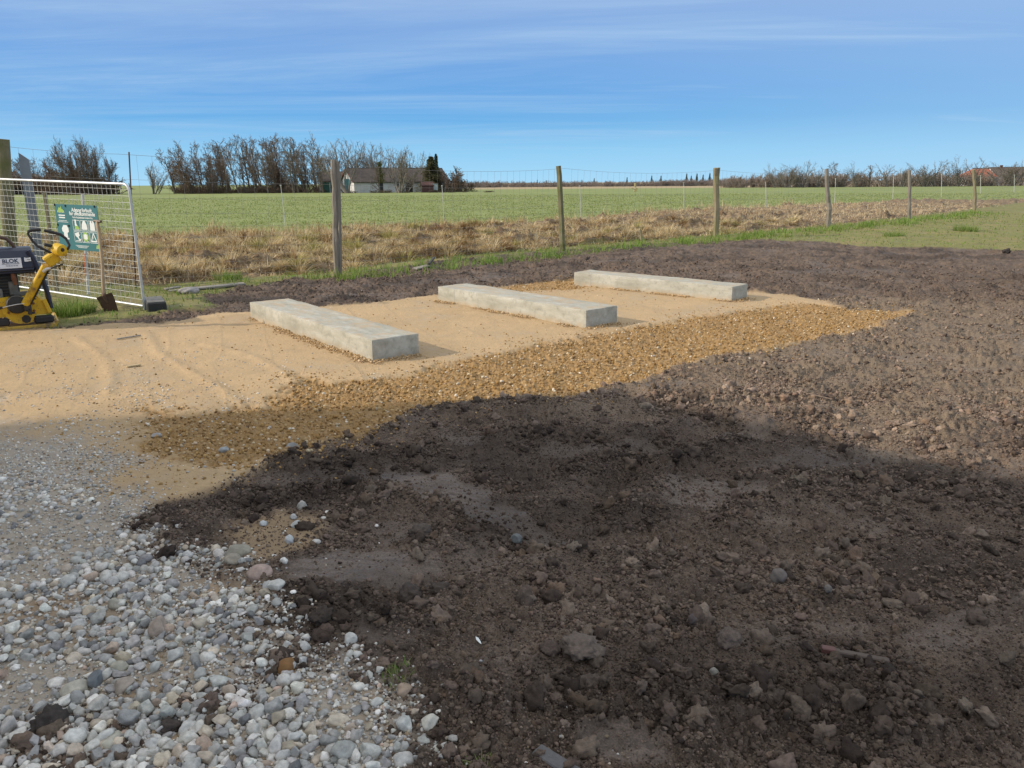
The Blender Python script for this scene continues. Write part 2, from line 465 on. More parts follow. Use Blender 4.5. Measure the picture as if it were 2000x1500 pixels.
def height(x, y, z=None, fine=True):
    x = np.asarray(x, np.float64); y = np.asarray(y, np.float64)
    if z is None: z = zones(x, y)
    r = np.hypot(x, y)
    nonmud = np.clip(z['sand'] + z['peb'] + z['lawn'] + z['straw'] + z['field'], 0, 1)
    mud = 1 - nonmud
    rough = (1 - .93 * z['smooth'])
    fade = sstep(60, 25, r)
    big = .035 * fbm(x * .45, y * .45, 2, 61) + .03 * fbm(x * 1.4, y * 1.4, 3, 63)
    lump = .034 * (1 + .6 * sstep(4.5, 7, r) + .3 * sstep(8, 12, r)) * (np.abs(pn(x * 3.1, y * 3.1, 65)) ) + .030 * np.abs(pn(x * 7.3, y * 7.3, 66)) * (.4 + .9 * np.abs(pn(x * 1.1, y * 1.1, 70)))
    crumb = .030 * (1 + .5 * sstep(4.5, 7, r)) * np.abs(pn(x * 17, y * 17, 67)) + .016 * np.abs(pn(x * 37 + 1.5 * pn(x * 11, y * 11, 76), y * 37, 68))
    if fine: crumb = crumb * 1.1 + sstep(7, 4, r) * .009 * np.abs(pn(x * 71 + 3 * pn(x * 20, y * 20, 74), y * 71, 69)) + sstep(6, 3, r) * .003 * pn(x * 150, y * 150, 64)
    crumb = crumb * (.30 + 1.3 * np.clip(.5 + pn(x * 2.2, y * 2.2, 72), 0, 1))
    hm = big + rough * (lump + crumb) + (1 - rough) * (.12 * crumb + .020) - .035
    for p in RUTS:
        d = ldist(p, x, y)
        hm = hm - .03 * np.exp(-(d / .09) ** 2) + .022 * np.exp(-((d - .2) / .09) ** 2) * (1 + np.abs(pn(x * 9, y * 9, 73)))
    # sand pad
    hs = .008 * fbm(x * 1.2, y * 1.2, 3, 81) + .0032 * fbm(x * 9, y * 16, 3, 82) + .0040 * sstep(-.2, .5, pn(x * 1.1, y * 1.1, 80)) * np.abs(pn(x * 40, y * 40, 83)) + .002
    pl = (x * .65 - y * .76) * .35 + (x * .76 + y * .65) + .12 * fbm(x * .7, y * .7, 2, 79)
    fr_ = (pl / .56) % 1.0
    hs = hs + .004 * (np.exp(-(fr_ / .045) ** 2) + np.exp(-((1 - fr_) / .03) ** 2)) * sstep(-.3, .3, pn(x * .8, y * .8, 78)) + .003 * fr_
    for i, p in enumerate(TRACKS):
        d = ldist(p, x, y)
        w = .05 if i < 3 else .025
        hs = hs + (.012 if i < 3 else .007) * np.exp(-(d / w) ** 2) * (.6 + .8 * np.abs(pn(x * 12, y * 12, 84))) - .003 * np.exp(-((d - 2 * w) / w) ** 2)
    cs = z['coarse'] * (.03 * np.abs(pn(x * 13, y * 13, 85)) + .022 * np.abs(pn(x * 30, y * 30, 86)) + .012 * np.abs(pn(x * 65, y * 65, 87)) + .02 * fbm(x * 2, y * 2, 2, 88) - .035)
    hs = hs + cs
    hp = .02 * fbm(x * .9, y * .9, 3, 91) + .010 * fbm(x * 6, y * 6, 3, 92) + .004 * np.abs(pn(x * 40, y * 40, 93)) - .022
    hl = .03 * fbm(x * .8, y * .8, 3, 95) + .02 * np.abs(pn(x * 6, y * 6, 96)) + .01
    # dry strip: mown rows and mounds running along the fence
    a = x * .72 + y * .69; b_ = -x * .69 + y * .72
    mound = sstep(-.2, .7, fbm(a * .30, b_ * .9, 3, 101))
    hst = .06 * np.sin(b_ * 5.2 + 1.6 * fbm(a * .4, b_ * .4, 2, 233)) + .30 * mound * np.abs(.25 + fbm(a * .8, b_ * 1.6, 3, 104)) + .10 * np.abs(pn(a * 2.0, b_ * 3.2, 102)) + .05 * fbm(x * 7, y * 7, 2, 103) - .05
    hf = .05 * fbm(x * .25, y * .25, 3, 111) * fade + .03 * np.abs(pn(x * 3, y * 3, 112)) * fade
    h = mud * hm
    for k, hh in (('sand', hs), ('peb', hp), ('lawn', hl), ('straw', hst), ('field', hf)):
        pass
    ws = z['sand'] * (1 - z['peb']); wp = z['peb']; wlw = z['lawn'] * (1 - z['sand']); wst = z['straw'] * (1 - wlw); wf = z['field'] * (1 - wst)
    tot = np.maximum(ws + wp + wlw + wst + wf + mud, 1e-6)
    return (mud * hm + ws * hs + wp * hp + wlw * hl + wst * hst + wf * hf) / tot * sstep(400, 60, r)

# ------------------------------------------------------------------ ground sheet
def ground_grid():
    half = math.radians(40)
    th_in = np.arange(-half, half, math.radians(.078))
    th_out = np.linspace(half, 2 * math.pi - half, 130)
    th = np.concatenate([th_in, th_out[:-1]])
    rs = [.25, .5, .8, 1.0, 1.2]
    while rs[-1] < 6000:
        r = rs[-1]
        if r < 8: s = max(.0042, r * r / 1500)
        elif r < 16: s = .045
        elif r < 45: s = .045 + (r - 16) * .012
        else: s = r * .03
        rs.append(r + s)
    return th, np.array(rs)
th, rs = ground_grid()
TH, RS = np.meshgrid(th, rs)
gx, gy = RS * np.sin(TH), RS * np.cos(TH)
gz_ = zones(gx.ravel(), gy.ravel())
gh = height(gx.ravel(), gy.ravel(), gz_)
nr, nc = TH.shape
verts = np.stack([gx.ravel(), gy.ravel(), gh], 1)
idx = np.arange(nr * nc).reshape(nr, nc)
nxt = np.roll(idx, -1, 1)
quads = np.stack([idx[:-1], nxt[:-1], nxt[1:], idx[1:]], -1).reshape(-1, 4)[:, ::-1]
zA = np.stack([gz_['sand'], gz_['coarse'], gz_['peb'], gz_['lawn']], 1)
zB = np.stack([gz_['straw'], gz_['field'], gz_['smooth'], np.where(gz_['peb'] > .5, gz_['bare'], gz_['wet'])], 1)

def ground_material():
    m_, nt, b = mat_new('ground')
    A = N(nt, 'ShaderNodeAttribute', attribute_name='zone_a'); B = N(nt, 'ShaderNodeAttribute', attribute_name='zone_b')
    sa = N(nt, 'ShaderNodeSeparateColor'); nt.links.new(A.outputs['Color'], sa.inputs[0])
    sb = N(nt, 'ShaderNodeSeparateColor'); nt.links.new(B.outputs['Color'], sb.inputs[0])
    sand, coarse, peb, lawn = sa.outputs[0], sa.outputs[1], sa.outputs[2], A.outputs['Alpha']
    straw, field, smooth = sb.outputs[0], sb.outputs[1], sb.outputs[2]
    vec = N(nt, 'ShaderNodeNewGeometry').outputs['Position']
    n1 = noise_of(nt, 1.3, 6, .6, vec); n2 = noise_of(nt, 9, 6, .65, vec); n3 = noise_of(nt, 45, 5, .65, vec); n4 = noise_of(nt, 160, 3, .6, vec)
    # mud: dark peat, grey-brown where lighter or smeared
    mud = mixc_(nt, rng_(nt, n2, .3, .7), MUD_D, MUD_L)
    mud = mixc_(nt, mth(nt, 'MULTIPLY', rng_(nt, n1, .45, .65), .45), mud, MUD_R)
    mud = mixc_(nt, mth(nt, 'MULTIPLY', smooth, rng_(nt, n2, .25, .6, .55, .95)), mud, MUD_S)
    mud = mixc_(nt, mth(nt, 'MULTIPLY', rng_(nt, noise_of(nt, .75, 5, .6, vec, .6), .50, .60, 0, .55), rng_(nt, B.outputs['Alpha'], -.8, 0)), mud, (.036, .026, .021))
    mud = mixc_(nt, mth(nt, 'MULTIPLY', mth(nt, 'MAXIMUM', B.outputs['Alpha'], 0.0), .45), mud, (.034, .024, .019))
    mud = mixc_(nt, mth(nt, 'MULTIPLY', mth(nt, 'MAXIMUM', mth(nt, 'MULTIPLY', B.outputs['Alpha'], -1.0), 0.0), .55), mud, (.285, .222, .152))  # lighter soil colour where the mask is negative
    # smears dragged by the bucket
    mps = N(nt, 'ShaderNodeMapping'); mps.inputs['Rotation'].default_value = (0, 0, math.radians(64)); mps.inputs['Scale'].default_value = (1.1, 13, 1); nt.links.new(vec, mps.inputs[0])
    ns = noise_of(nt, 1.6, 8, .68, mps.outputs[0], .3)
    mud = mixc_(nt, mth(nt, 'MULTIPLY', smooth, rng_(nt, ns, .48, .62, 0, .85)), mud, (.085, .062, .048))
    mud = mixc_(nt, mth(nt, 'MULTIPLY', rng_(nt, ns, .56, .70), .35), mud, (.20, .16, .13))
    mud = mixc_(nt, rng_(nt, n4, .30, .62, .55, 0.0), mud, (.014, .010, .008))
    mud = mixc_(nt, rng_(nt, n3, .33, .50, .40, 0.0), mud, (.030, .021, .016))
    # sand
    sc = mixc_(nt, rng_(nt, n1, .38, .62), SAND_A, SAND_B)
    sc = mixc_(nt, rng_(nt, noise_of(nt, .7, 6, .65, vec, 1.0), .50, .62, 0, .5), sc, (.40, .275, .15))
    sc = mixc_(nt, rng_(nt, n3, .35, .65, .0, .6), sc, SAND_C)
    sc = mixc_(nt, rng_(nt, noise_of(nt, 3.2, 7, .7, vec, .8), .5, .66, 0, .35), sc, (.36, .26, .155))
    sc = mixc_(nt, rng_(nt, n4, .56, .70, 0, .6), sc, (.22, .155, .09))
    sc = mixc_(nt, mth(nt, 'MULTIPLY', rng_(nt, n1, .52, .62), rng_(nt, n2, .4, .6, 0, .5)), sc, (.40, .34, .25))
    cc = mixc_(nt, rng_(nt, n3, .32, .65), COARSE_A, COARSE_B)
    cc = mixc_(nt, rng_(nt, n2, .45, .65, 0, .6), cc, COARSE_C)
    sc = mixc_(nt, coarse, sc, cc)
    c = mixc_(nt, sand, mud, sc)
    pc = mixc_(nt, rng_(nt, n2, .38, .62), (.34, .285, .22), (.43, .365, .285))
    pc = mixc_(nt, rng_(nt, n4, .4, .7), pc, (.30, .275, .24))
    pc = mixc_(nt, rng_(nt, n1, .54, .66), pc, (.38, .27, .165))
    pc = mixc_(nt, mth(nt, 'MULTIPLY', B.outputs['Alpha'], .8), pc, mixc_(nt, rng_(nt, n3, .35, .65), (.33, .235, .15), (.25, .17, .10)))
    c = mixc_(nt, peb, c, pc)
    sc2 = mixc_(nt, rng_(nt, n2, .3, .7), (.18, .12, .065), (.40, .30, .18))
    sc2 = mixc_(nt, rng_(nt, n1, .5, .68), sc2, (.20, .10, .04))
    sc2 = mixc_(nt, rng_(nt, n3, .45, .7, 0, .6), sc2, (.06, .045, .025))
    sc2 = mixc_(nt, rng_(nt, noise_of(nt, 2.4, 6, .65, vec, .8), .46, .60, 0, .75), sc2, (.085, .055, .032))
    c = mixc_(nt, straw, c, sc2)
    lc = mixc_(nt, rng_(nt, n2, .3, .7), (.16, .18, .05), (.24, .22, .075))
    lc = mixc_(nt, rng_(nt, n3, .4, .7, 0, .5), lc, (.10, .085, .04))
    lc = mixc_(nt, rng_(nt, noise_of(nt, .8, 6, .7, vec, .5), .50, .64, 0, .8), lc, (.26, .20, .09))
    lc = mixc_(nt, rng_(nt, noise_of(nt, 1.7, 6, .7, vec, .3), .56, .66, 0, .75), lc, (.12, .095, .055))
    c = mixc_(nt, lawn, c, lc)
    # field: streaky green seen at a low angle
    mpn = N(nt, 'ShaderNodeMapping'); mpn.inputs['Scale'].default_value = (.6, .25, 1); nt.links.new(vec, mpn.inputs[0])
    f1 = noise_of(nt, .35, 8, .7, mpn.outputs[0]); f2 = noise_of(nt, 3.0, 6, .7, vec)
    fc = mixc_(nt, rng_(nt, f1, .35, .65), (.185, .225, .068), (.26, .295, .10))
    fc = mixc_(nt, rng_(nt, f2, .45, .7, 0, .6), fc, (.10, .13, .04))
    ln = N(nt, 'ShaderNodeVectorMath', operation='LENGTH'); nt.links.new(vec, ln.inputs[0])
    # a pale unmown rim lies in front of the far wood
    sepv = N(nt, 'ShaderNodeSeparateXYZ'); nt.links.new(vec, sepv.inputs[0])
    rim = mth(nt, 'MULTIPLY', rng_(nt, sepv.outputs[1], 195, 215), rng_(nt, sepv.outputs[0], -22, -8))
    fc = mixc_(nt, rim, fc, (.36, .28, .16))
    c = mixc_(nt, field, c, fc)
    nt.links.new(c, b.inputs['Base Color'])
    rgh = rng_(nt, mth(nt, 'MULTIPLY', smooth, mth(nt, 'SUBTRACT', 1.0, sand)), 0, 1, .9, .55)
    nt.links.new(rgh, b.inputs['Roughness']); b.inputs['Specular IOR Level'].default_value = .3
    hb = mth(nt, 'ADD', mth(nt, 'MULTIPLY', n3, .6), mth(nt, 'MULTIPLY', n4, .5))
    hb = mth(nt, 'ADD', hb, mth(nt, 'MULTIPLY', noise_of(nt, 420, 2, .5, vec), .2))
    bump_(nt, b, hb, .65, .012)
    return m_
MUD_D, MUD_L, MUD_R, MUD_S = (.082, .060, .046), (.225, .166, .125), (.21, .146, .10), (.205, .160, .128)
SAND_A, SAND_B, SAND_C = (.53, .38, .215), (.46, .325, .18), (.37, .265, .15)
COARSE_A, COARSE_B, COARSE_C = (.38, .235, .095), (.25, .15, .06), (.34, .24, .13)
M_GROUND = ground_material()

fz = {k: gz_[k][quads].mean(1) for k in ('sand', 'peb', 'lawn', 'straw', 'field')}
lab = np.zeros(len(quads), int)
lab[fz['field'] > .5] = 5; lab[fz['straw'] > .5] = 4; lab[fz['lawn'] > .5] = 3; lab[fz['sand'] > .5] = 1; lab[fz['peb'] > .5] = 2
# the hub that closes the sheet under the camera
for k, nm in enumerate(['soil_ground', 'sand_ground', 'gravel_ground', 'grass_ground', 'dry_strip_ground', 'field']):
    q = quads[lab == k]
    if k == 2:
        q = np.concatenate([q, np.array([[idx[0, 0], idx[0, j], idx[0, j + 1], idx[0, (j + 2) % nc]] for j in range(1, nc - 2, 2)])])
    used, inv = np.unique(q, return_inverse=True)
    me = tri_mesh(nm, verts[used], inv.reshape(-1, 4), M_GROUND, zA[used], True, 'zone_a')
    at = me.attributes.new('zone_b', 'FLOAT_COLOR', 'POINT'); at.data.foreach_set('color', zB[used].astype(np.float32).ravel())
    tag(link(nm, me), kind='structure')
def HZ(x, y):
    return float(height(np.array([x]), np.array([y]))[0])

# ------------------------------------------------------------------ scattered small pieces (stuff)
def ico(sub):
    import bmesh
    b = bmesh.new(); bmesh.ops.create_icosphere(b, subdivisions=sub, radius=1.0)
    v = np.array([tuple(p.co) for p in b.verts]); b.verts.index_update()
    f = np.array([[p.index for p in q.verts] for q in b.faces]); b.free()
    return v, f
_ico = {s: ico(s) for s in (1, 2, 3, 4)}
def n3d(p, s, seed):
    return pn(p[:, 0] * s + p[:, 2] * s * .7 + 5.1, p[:, 1] * s - p[:, 2] * s * .6 + 2.2, seed) + pn(p[:, 2] * s + 3.3, p[:, 0] * s * .8 - p[:, 1] * s * .5, seed + 5)
def stone_shape(sub, seed, angular=0.0, flat=.7, lumpy=.12):
    r = np.random.default_rng(seed); v, f = _ico[sub]; v = v.copy()
    v = v * (1 + lumpy * n3d(v, 1.2, seed))[:, None]
    for _ in range(int(angular)):
        n = r.normal(size=3); n /= np.linalg.norm(n); d = r.uniform(.45, .8)
        k = np.maximum(0, v @ n - d); v = v - n * k[:, None] * .94
    v = v * np.array([1.0, r.uniform(.68, .95), flat * r.uniform(.75, 1.15)])
    return v, f
def clod_shape(sub, seed, k=1.0):
    r = np.random.default_rng(seed); v, f = _ico[sub]; v = v.copy()
    v = v * (1 + .42 * k * n3d(v, 1.5, seed) + .34 * k * np.abs(n3d(v, 3.3, seed + 2)) - .15)[:, None]
    if sub >= 3: v = v * (1 + .20 * np.abs(n3d(v, 7, seed + 3)) + .10 * n3d(v, 15, seed + 4))[:, None]
    v = v * np.array([1.0, r.uniform(.6, 1), r.uniform(.42, .75)])
    return v, f
def rotmats(n, r, tilt=.5):
    a = r.uniform(0, 2 * np.pi, n); t = r.normal(0, tilt, n); p = r.normal(0, tilt, n)
    ca, sa, ct, st_, cp, sp = np.cos(a), np.sin(a), np.cos(t), np.sin(t), np.cos(p), np.sin(p)
    Z = np.zeros(n); O = np.ones(n)
    Rz = np.stack([ca, -sa, Z, sa, ca, Z, Z, Z, O], 1).reshape(n, 3, 3)
    Rx = np.stack([O, Z, Z, Z, ct, -st_, Z, st_, ct], 1).reshape(n, 3, 3)
    Ry = np.stack([cp, Z, sp, Z, O, Z, -sp, Z, cp], 1).reshape(n, 3, 3)
    return Rz @ Rx @ Ry
def scatter(shapes, pos, size, rot, colr):
    """joined arrays: copies of the shapes at pos"""
    n = len(pos); pick = rng.integers(0, len(shapes), n)
    V, Fc, C = [], [], []; k = 0
    for i, (sv, sf) in enumerate(shapes):
        s = np.nonzero(pick == i)[0]
        if not len(s): continue
        v = np.einsum('nij,vj->nvi', rot[s], sv) * size[s][:, None, None] + pos[s][:, None, :]
        V.append(v.reshape(-1, 3)); C.append(np.repeat(colr[s], len(sv), 0))
        Fc.append((sf[None] + (np.arange(len(s)) * len(sv))[:, None, None] + k).reshape(-1, 3)); k += len(s) * len(sv)
    return np.concatenate(V), np.concatenate(Fc), np.concatenate(C)
def join(parts):
    V, Fc, C = [], [], []; k = 0
    for v, f, c in parts:
        V.append(v); Fc.append(f + k); C.append(c); k += len(v)
    return np.concatenate(V), np.concatenate(Fc), np.concatenate(C)
def view_points(n, r0, r1, half=38, power=1.0):
    """points in the fan of ground the photograph shows, denser per square metre nearby"""
    u = rng.random(n)
    r = (r0 ** (2 - power) + u * (r1 ** (2 - power) - r0 ** (2 - power))) ** (1 / (2 - power)) if power != 2 else r0 * (r1 / r0) ** u
    t = rng.uniform(-math.radians(half), math.radians(half), n)
    return r * np.sin(t), r * np.cos(t)
def thin(x, y, rad, k=.8):
    """drop pieces that would sit inside one another"""
    cell = .05; grid = {}; keep = []
    order = np.argsort(-rad)
    for i in order:
        cx, cy = int(x[i] // cell), int(y[i] // cell); ok = True
        reach = int((rad[i] + .045) / cell) + 1
        for a in range(cx - reach, cx + reach + 1):
            for b in range(cy - reach, cy + reach + 1):
                for j in grid.get((a, b), ()):
                    if (x[i] - x[j]) ** 2 + (y[i] - y[j]) ** 2 < (k * (rad[i] + rad[j])) ** 2: ok = False; break
                if not ok: break
            if not ok: break
        if ok: grid.setdefault((cx, cy), []).append(i); keep.append(i)
    return np.array(keep)
def palette(n, cols, probs, var=.12):
    cols = np.array(cols); i = rng.choice(len(cols), n, p=np.array(probs) / sum(probs))
    return np.clip(cols[i] * np.clip(1 + rng.normal(0, var, (n, 1)), .4, 1.8) * (1 + rng.normal(0, .012, (n, 3))), .01, .9)

M_STONE = vcol('stone', .75, .35, .28, 55, 0, .35, 220)
M_GRAIN = vcol('grain', .9, .2, .2, 90)
M_CLOD = vcol('soil_clod', .92, .2, .3, 70, 0, .6, 260)

# pebbles of the gravel spread
STONE_COLS = [(.44, .43, .40), (.56, .54, .49), (.33, .325, .31), (.45, .385, .30), (.19, .19, .19), (.68, .655, .60), (.43, .33, .26), (.52, .45, .355)]
STONE_P = [.30, .20, .20, .09, .07, .10, .02, .06]
px_, py_ = view_points(117000, 1.55, 6.3, 52, 1.5)
zz = zones(px_, py_)
den = sstep(-.12, .38, zz['peb_sd'])
den *= (1 - .85 * zz['bare']) * np.maximum(.85 * sstep(3.5, 3.9, py_), .10 + .9 * sstep(-.30, .12, fbm(px_ * 1.6, py_ * 1.6, 3, 201)))
far_sand = (zz['sand'] > .5) & (zz['coarse'] < .3) & (px_ < -1.3)
thin_band = far_sand * .5 * sstep(-2.0, -3.2, px_) * sstep(-.2, .45, fbm(px_ * 1.3, py_ * 1.3, 3, 203))
ok = rng.random(len(px_)) < np.maximum(den, thin_band)
px_, py_ = px_[ok], py_[ok]; onsand = far_sand[ok]
rad = .0060 + .0130 * rng.random(len(px_)) ** 1.6 + .016 * (rng.random(len(px_)) ** 9)
rad = np.where(onsand, rad * .55, rad) * np.where(np.hypot(px_, py_) > 3.9, .8, 1.0)
keep = thin(px_, py_, rad, .62)
px_, py_, rad, onsand = px_[keep], py_[keep], rad[keep], onsand[keep]
hz_ = height(px_, py_, fine=False)
sink = np.where(onsand, .1, rng.uniform(.15, .6, len(rad))) * np.where(np.hypot(px_, py_) > 3.6, .35, 1.0)
near_ = np.hypot(px_, py_) < 3.4
pos = np.stack([px_, py_, hz_ + rad * sink], 1)
cl = palette(len(rad), STONE_COLS, STONE_P)
round_n = [stone_shape(3, 300 + i, 0, .66, .20) for i in range(5)] + [stone_shape(3, 330 + i, 6 + i % 7, .8, .45) for i in range(20)]
round_f = [stone_shape(2, 360 + i, 0, .65, .1) for i in range(5)] + [stone_shape(2, 380 + i, 4, .75, .22) for i in range(5)]
rt = rotmats(len(rad), rng, .4)
parts = [scatter(round_n, pos[near_], rad[near_] * 1.12, rt[near_], cl[near_]), scatter(round_f, pos[~near_], rad[~near_] * 1.12, rt[~near_], cl[~near_])]
# a second, smaller sort fills the gaps
qx, qy = view_points(78000, 1.55, 5.4, 52, 1.6)
zq = zones(qx, qy)
ok = rng.random(len(qx)) < (.85 * sstep(-.12, .15, zq['peb_sd']) + .05 * sstep(-.6, 0, zq['peb_sd']))
qx, qy = qx[ok], qy[ok]
rq = rng.uniform(.0028, .0085, len(qx))
pos = np.stack([qx, qy, height(qx, qy, fine=False) + rq * .3], 1)
parts.append(scatter(round_f, pos, rq, rotmats(len(rq), rng, .5), palette(len(rq), STONE_COLS + [(.30, .22, .14)], STONE_P + [.12])))
# small stones trodden into the sand beyond
qx, qy = view_points(42000, 4.3, 9.0, 40, 1.0)
zq = zones(qx, qy)
ok = rng.random(len(qx)) < (zq['sand'] > .5) * sstep(-.9, -2.6, qx + .25 * (qy - 5)) * (sstep(8.6, 5.2, qy) * .9 + .05) * (.12 + .88 * sstep(-.1, .45, fbm(qx * 1.1, qy * 1.1, 3, 207)))
qx, qy = qx[ok], qy[ok]; rq = .003 + .008 * rng.random(len(qx)) ** 2.5
pos = np.stack([qx, qy, height(qx, qy, fine=False) + rq * .12], 1)
parts.append(scatter(round_f, pos, rq, rotmats(len(rq), rng, .25), palette(len(rq), STONE_COLS + [(.46, .35, .22), (.42, .31, .19)], STONE_P + [.3, .3])))
v, f, c = join(parts)
tag(link('gravel', tri_mesh('gravel', v, f, M_STONE, c)), kind='stuff')

# coarse sandy gravel on the flank of the pad, crumbs along the concrete
px_, py_ = view_points(90000, 4.2, 14, 34, .9)
zz = zones(px_, py_)
pr = .95 * sstep(-.03, .12, zz['coarse_sd']) + .30 * sstep(-.55, .05, zz['coarse_sd']) + .03 * (zz['sand'] > .5)
ok = rng.random(len(px_)) < pr
px_, py_ = px_[ok], py_[ok]
rad = .005 + .011 * rng.random(len(px_)) ** 2.4
rad[zz['coarse_sd'][ok] < -.02] *= .75
keep = thin(px_, py_, rad, .6); px_, py_, rad = px_[keep], py_[keep], rad[keep]
zz = zones(px_, py_)
dark = np.clip(1 - zz['sand'], 0, 1)[:, None]
cl = palette(len(rad), [(.37, .235, .095), (.30, .18, .065), (.43, .30, .15), (.23, .14, .06), (.52, .42, .28), (.62, .56, .46)], [.32, .26, .17, .15, .07, .03])
pos = np.stack([px_, py_, height(px_, py_, zz) + rad * .3], 1)
v, f, c = scatter(round_f, pos, rad, rotmats(len(rad), rng, .6), cl)
tag(link('sandy_gravel', tri_mesh('sandy_gravel', v, f, M_GRAIN, c)), kind='stuff')

# crumbs and clods of the turned soil
MUD_COLS = [(.125, .092, .071), (.17, .127, .098), (.066, .048, .038), (.20, .152, .118), (.15, .105, .075)]
clods3 = [clod_shape(3, 500 + i) for i in range(8)]; clods2 = [clod_shape(2, 520 + i) for i in range(8)]
parts = []
clods1 = [clod_shape(1, 540 + i) for i in range(12)]
for n, r0, r1, pw, s0, s1, ex, shp in ((14000, 1.6, 6.2, 1.25, .007, .042, 4.6, clods3), (95000, 1.6, 6.5, 1.2, .005, .015, 1.8, clods2), (300000, 1.6, 6.8, 1.2, .0022, .0068, 1.3, clods1), (60000, 5.5, 17, .9, .005, .026, 2.6, clods2), (120000, 5.5, 14, 1.0, .004, .010, 1.3, clods1)):
    px_, py_ = view_points(n, r0, r1, 38, pw)
    zz = zones(px_, py_)
    mudw = (1 - zz['sand']) * (1 - zz['peb']) * (1 - zz['lawn']) * (1 - zz['straw']) * (1 - zz['field'])
    clus = sstep(-.25, .45, fbm(px_ * 2.2, py_ * 2.2, 4, 211))
    pr = mudw * (1 - .97 * zz['smooth']) * ((.10 + .95 * clus) if shp is not clods1 else (.5 + .5 * clus))
    patches = sum(np.exp(-(((px_ - g[0]) / a) ** 2 + ((py_ - g[1]) / b) ** 2)) for g, a, b in ((G(110, 1430), .16, .1), (G(430, 1360), .14, .08), (G(560, 1290), .1, .06), (G(160, 1480), .1, .06), (G(640, 1215), .1, .06), (G(390, 1000), .12, .1)))
    pr = np.maximum(pr, np.clip(patches, 0, 1) * .95 * (r0 < 3))
    ok = rng.random(len(px_)) < pr
    px_, py_ = px_[ok], py_[ok]
    rad = s0 + (s1 - s0) * rng.random(len(px_)) ** ex
    pos = np.stack([px_, py_, height(px_, py_) + rad * .2], 1)
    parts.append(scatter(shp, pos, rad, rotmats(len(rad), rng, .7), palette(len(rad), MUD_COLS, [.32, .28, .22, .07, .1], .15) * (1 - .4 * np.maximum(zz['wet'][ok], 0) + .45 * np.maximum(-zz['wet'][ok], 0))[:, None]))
v, f, c = join(parts)
tag(link('soil_crumbs', tri_mesh('soil_crumbs', v, f, M_CLOD, c)), kind='stuff')

# ------------------------------------------------------------------ blades of grass and straw (stuff)
def blades(x, y, h, w, lean, colr, az=None, base=0.0, segs=2, droop=.6):
    n = len(x)
    if az is None: az = rng.uniform(0, 2 * np.pi, n)
    z0 = height(x, y, fine=False) + base
    side = az + np.pi / 2 + rng.normal(0, .4, n)
    dx, dy = np.cos(az), np.sin(az); sx, sy = np.cos(side) * w / 2, np.sin(side) * w / 2
    lv = []
    for i in range(segs + 1):
        t = i / segs
        hor = h * np.sin(lean) * t * (1 - droop + droop * t) * 1.0
        ver = h * np.cos(lean) * t * (1 - .25 * droop * t)
        k = (1 - t) ** .7 if i < segs else .06
        p = np.stack([x + dx * hor, y + dy * hor, z0 + ver], 1); s = np.stack([sx * k, sy * k, 0 * sx], 1)
        lv.append(p - s); lv.append(p + s)
    V = np.stack(lv, 1).reshape(-1, 3); m_ = 2 * (segs + 1)
    b = (np.arange(n) * m_)[:, None]
    Fc = np.concatenate([np.concatenate([b + np.array([[2 * i, 2 * i + 1, 2 * i + 3]]), b + np.array([[2 * i, 2 * i + 3, 2 * i + 2]])]) for i in range(segs)])
    return V, Fc, np.repeat(colr, m_, 0)
M_BLADE = vcol('grass_blade', .75, .25, .15, 8, .4)
M_STRAW = vcol('dry_blade', .85, .2, .15, 8, .35)
GREENS = [(.15, .25, .045), (.20, .29, .065), (.26, .31, .10), (.34, .31, .14), (.11, .18, .04)]
STRAWS = [(.62, .50, .29), (.52, .395, .205), (.72, .61, .40), (.30, .20, .09), (.27, .15, .06), (.43, .40, .17)]

px_, py_ = view_points(300000, 8.5, 45, 38, 1.25)
zz = zones(px_, py_); r_ = np.hypot(px_, py_)
# tall tufts stand along the fence; the turf at the far right and by the mesh panel is short
fl = ldist([(-9.0, 11.0), (-3.1, 13.3), (1.35, 18.1), (6.1, 21.9), (11.4, 26.7), (17.2, 32.3), (24.8, 40)], px_, py_)
tall = np.exp(-(fl / .85) ** 2) * sstep(-6.3, -3.2, px_)
tuft = sstep(.0, .45, fbm(px_ * 1.6, py_ * 1.6, 3, 221))
pr = np.maximum(sstep(-.1, .12, zz['lawn_sd']), sstep(.75, .3, fl) * (1 - zz['sand']) * (px_ > -3)) * (.22 + .78 * tall) * (.25 + .75 * tuft)
ok = rng.random(len(px_)) < pr
px_, py_, tall, tuft = px_[ok], py_[ok], tall[ok], tuft[ok]
n = len(px_)
h = (.035 + .05 * rng.random(n)) + tall * (.35 + .65 * tuft) * rng.uniform(.08, .30, n)
cl = palette(n, GREENS, [.3, .3, .2, .1, .1]); dry = sstep(-.1, .5, fbm(px_ * .9, py_ * .9, 2, 225))[:, None] * (1 - tall[:, None] * .8)
cl = cl * (1 - .5 * tall[:, None]) + np.array([[.20, .33, .055]]) * .5 * tall[:, None]
cl = cl * (1 - dry * .6) + np.array([[.34, .29, .10]]) * dry * .6
parts = [blades(px_, py_, h, .010 + .006 * np.hypot(px_, py_) / 12, rng.uniform(.1, .9, n), cl)]
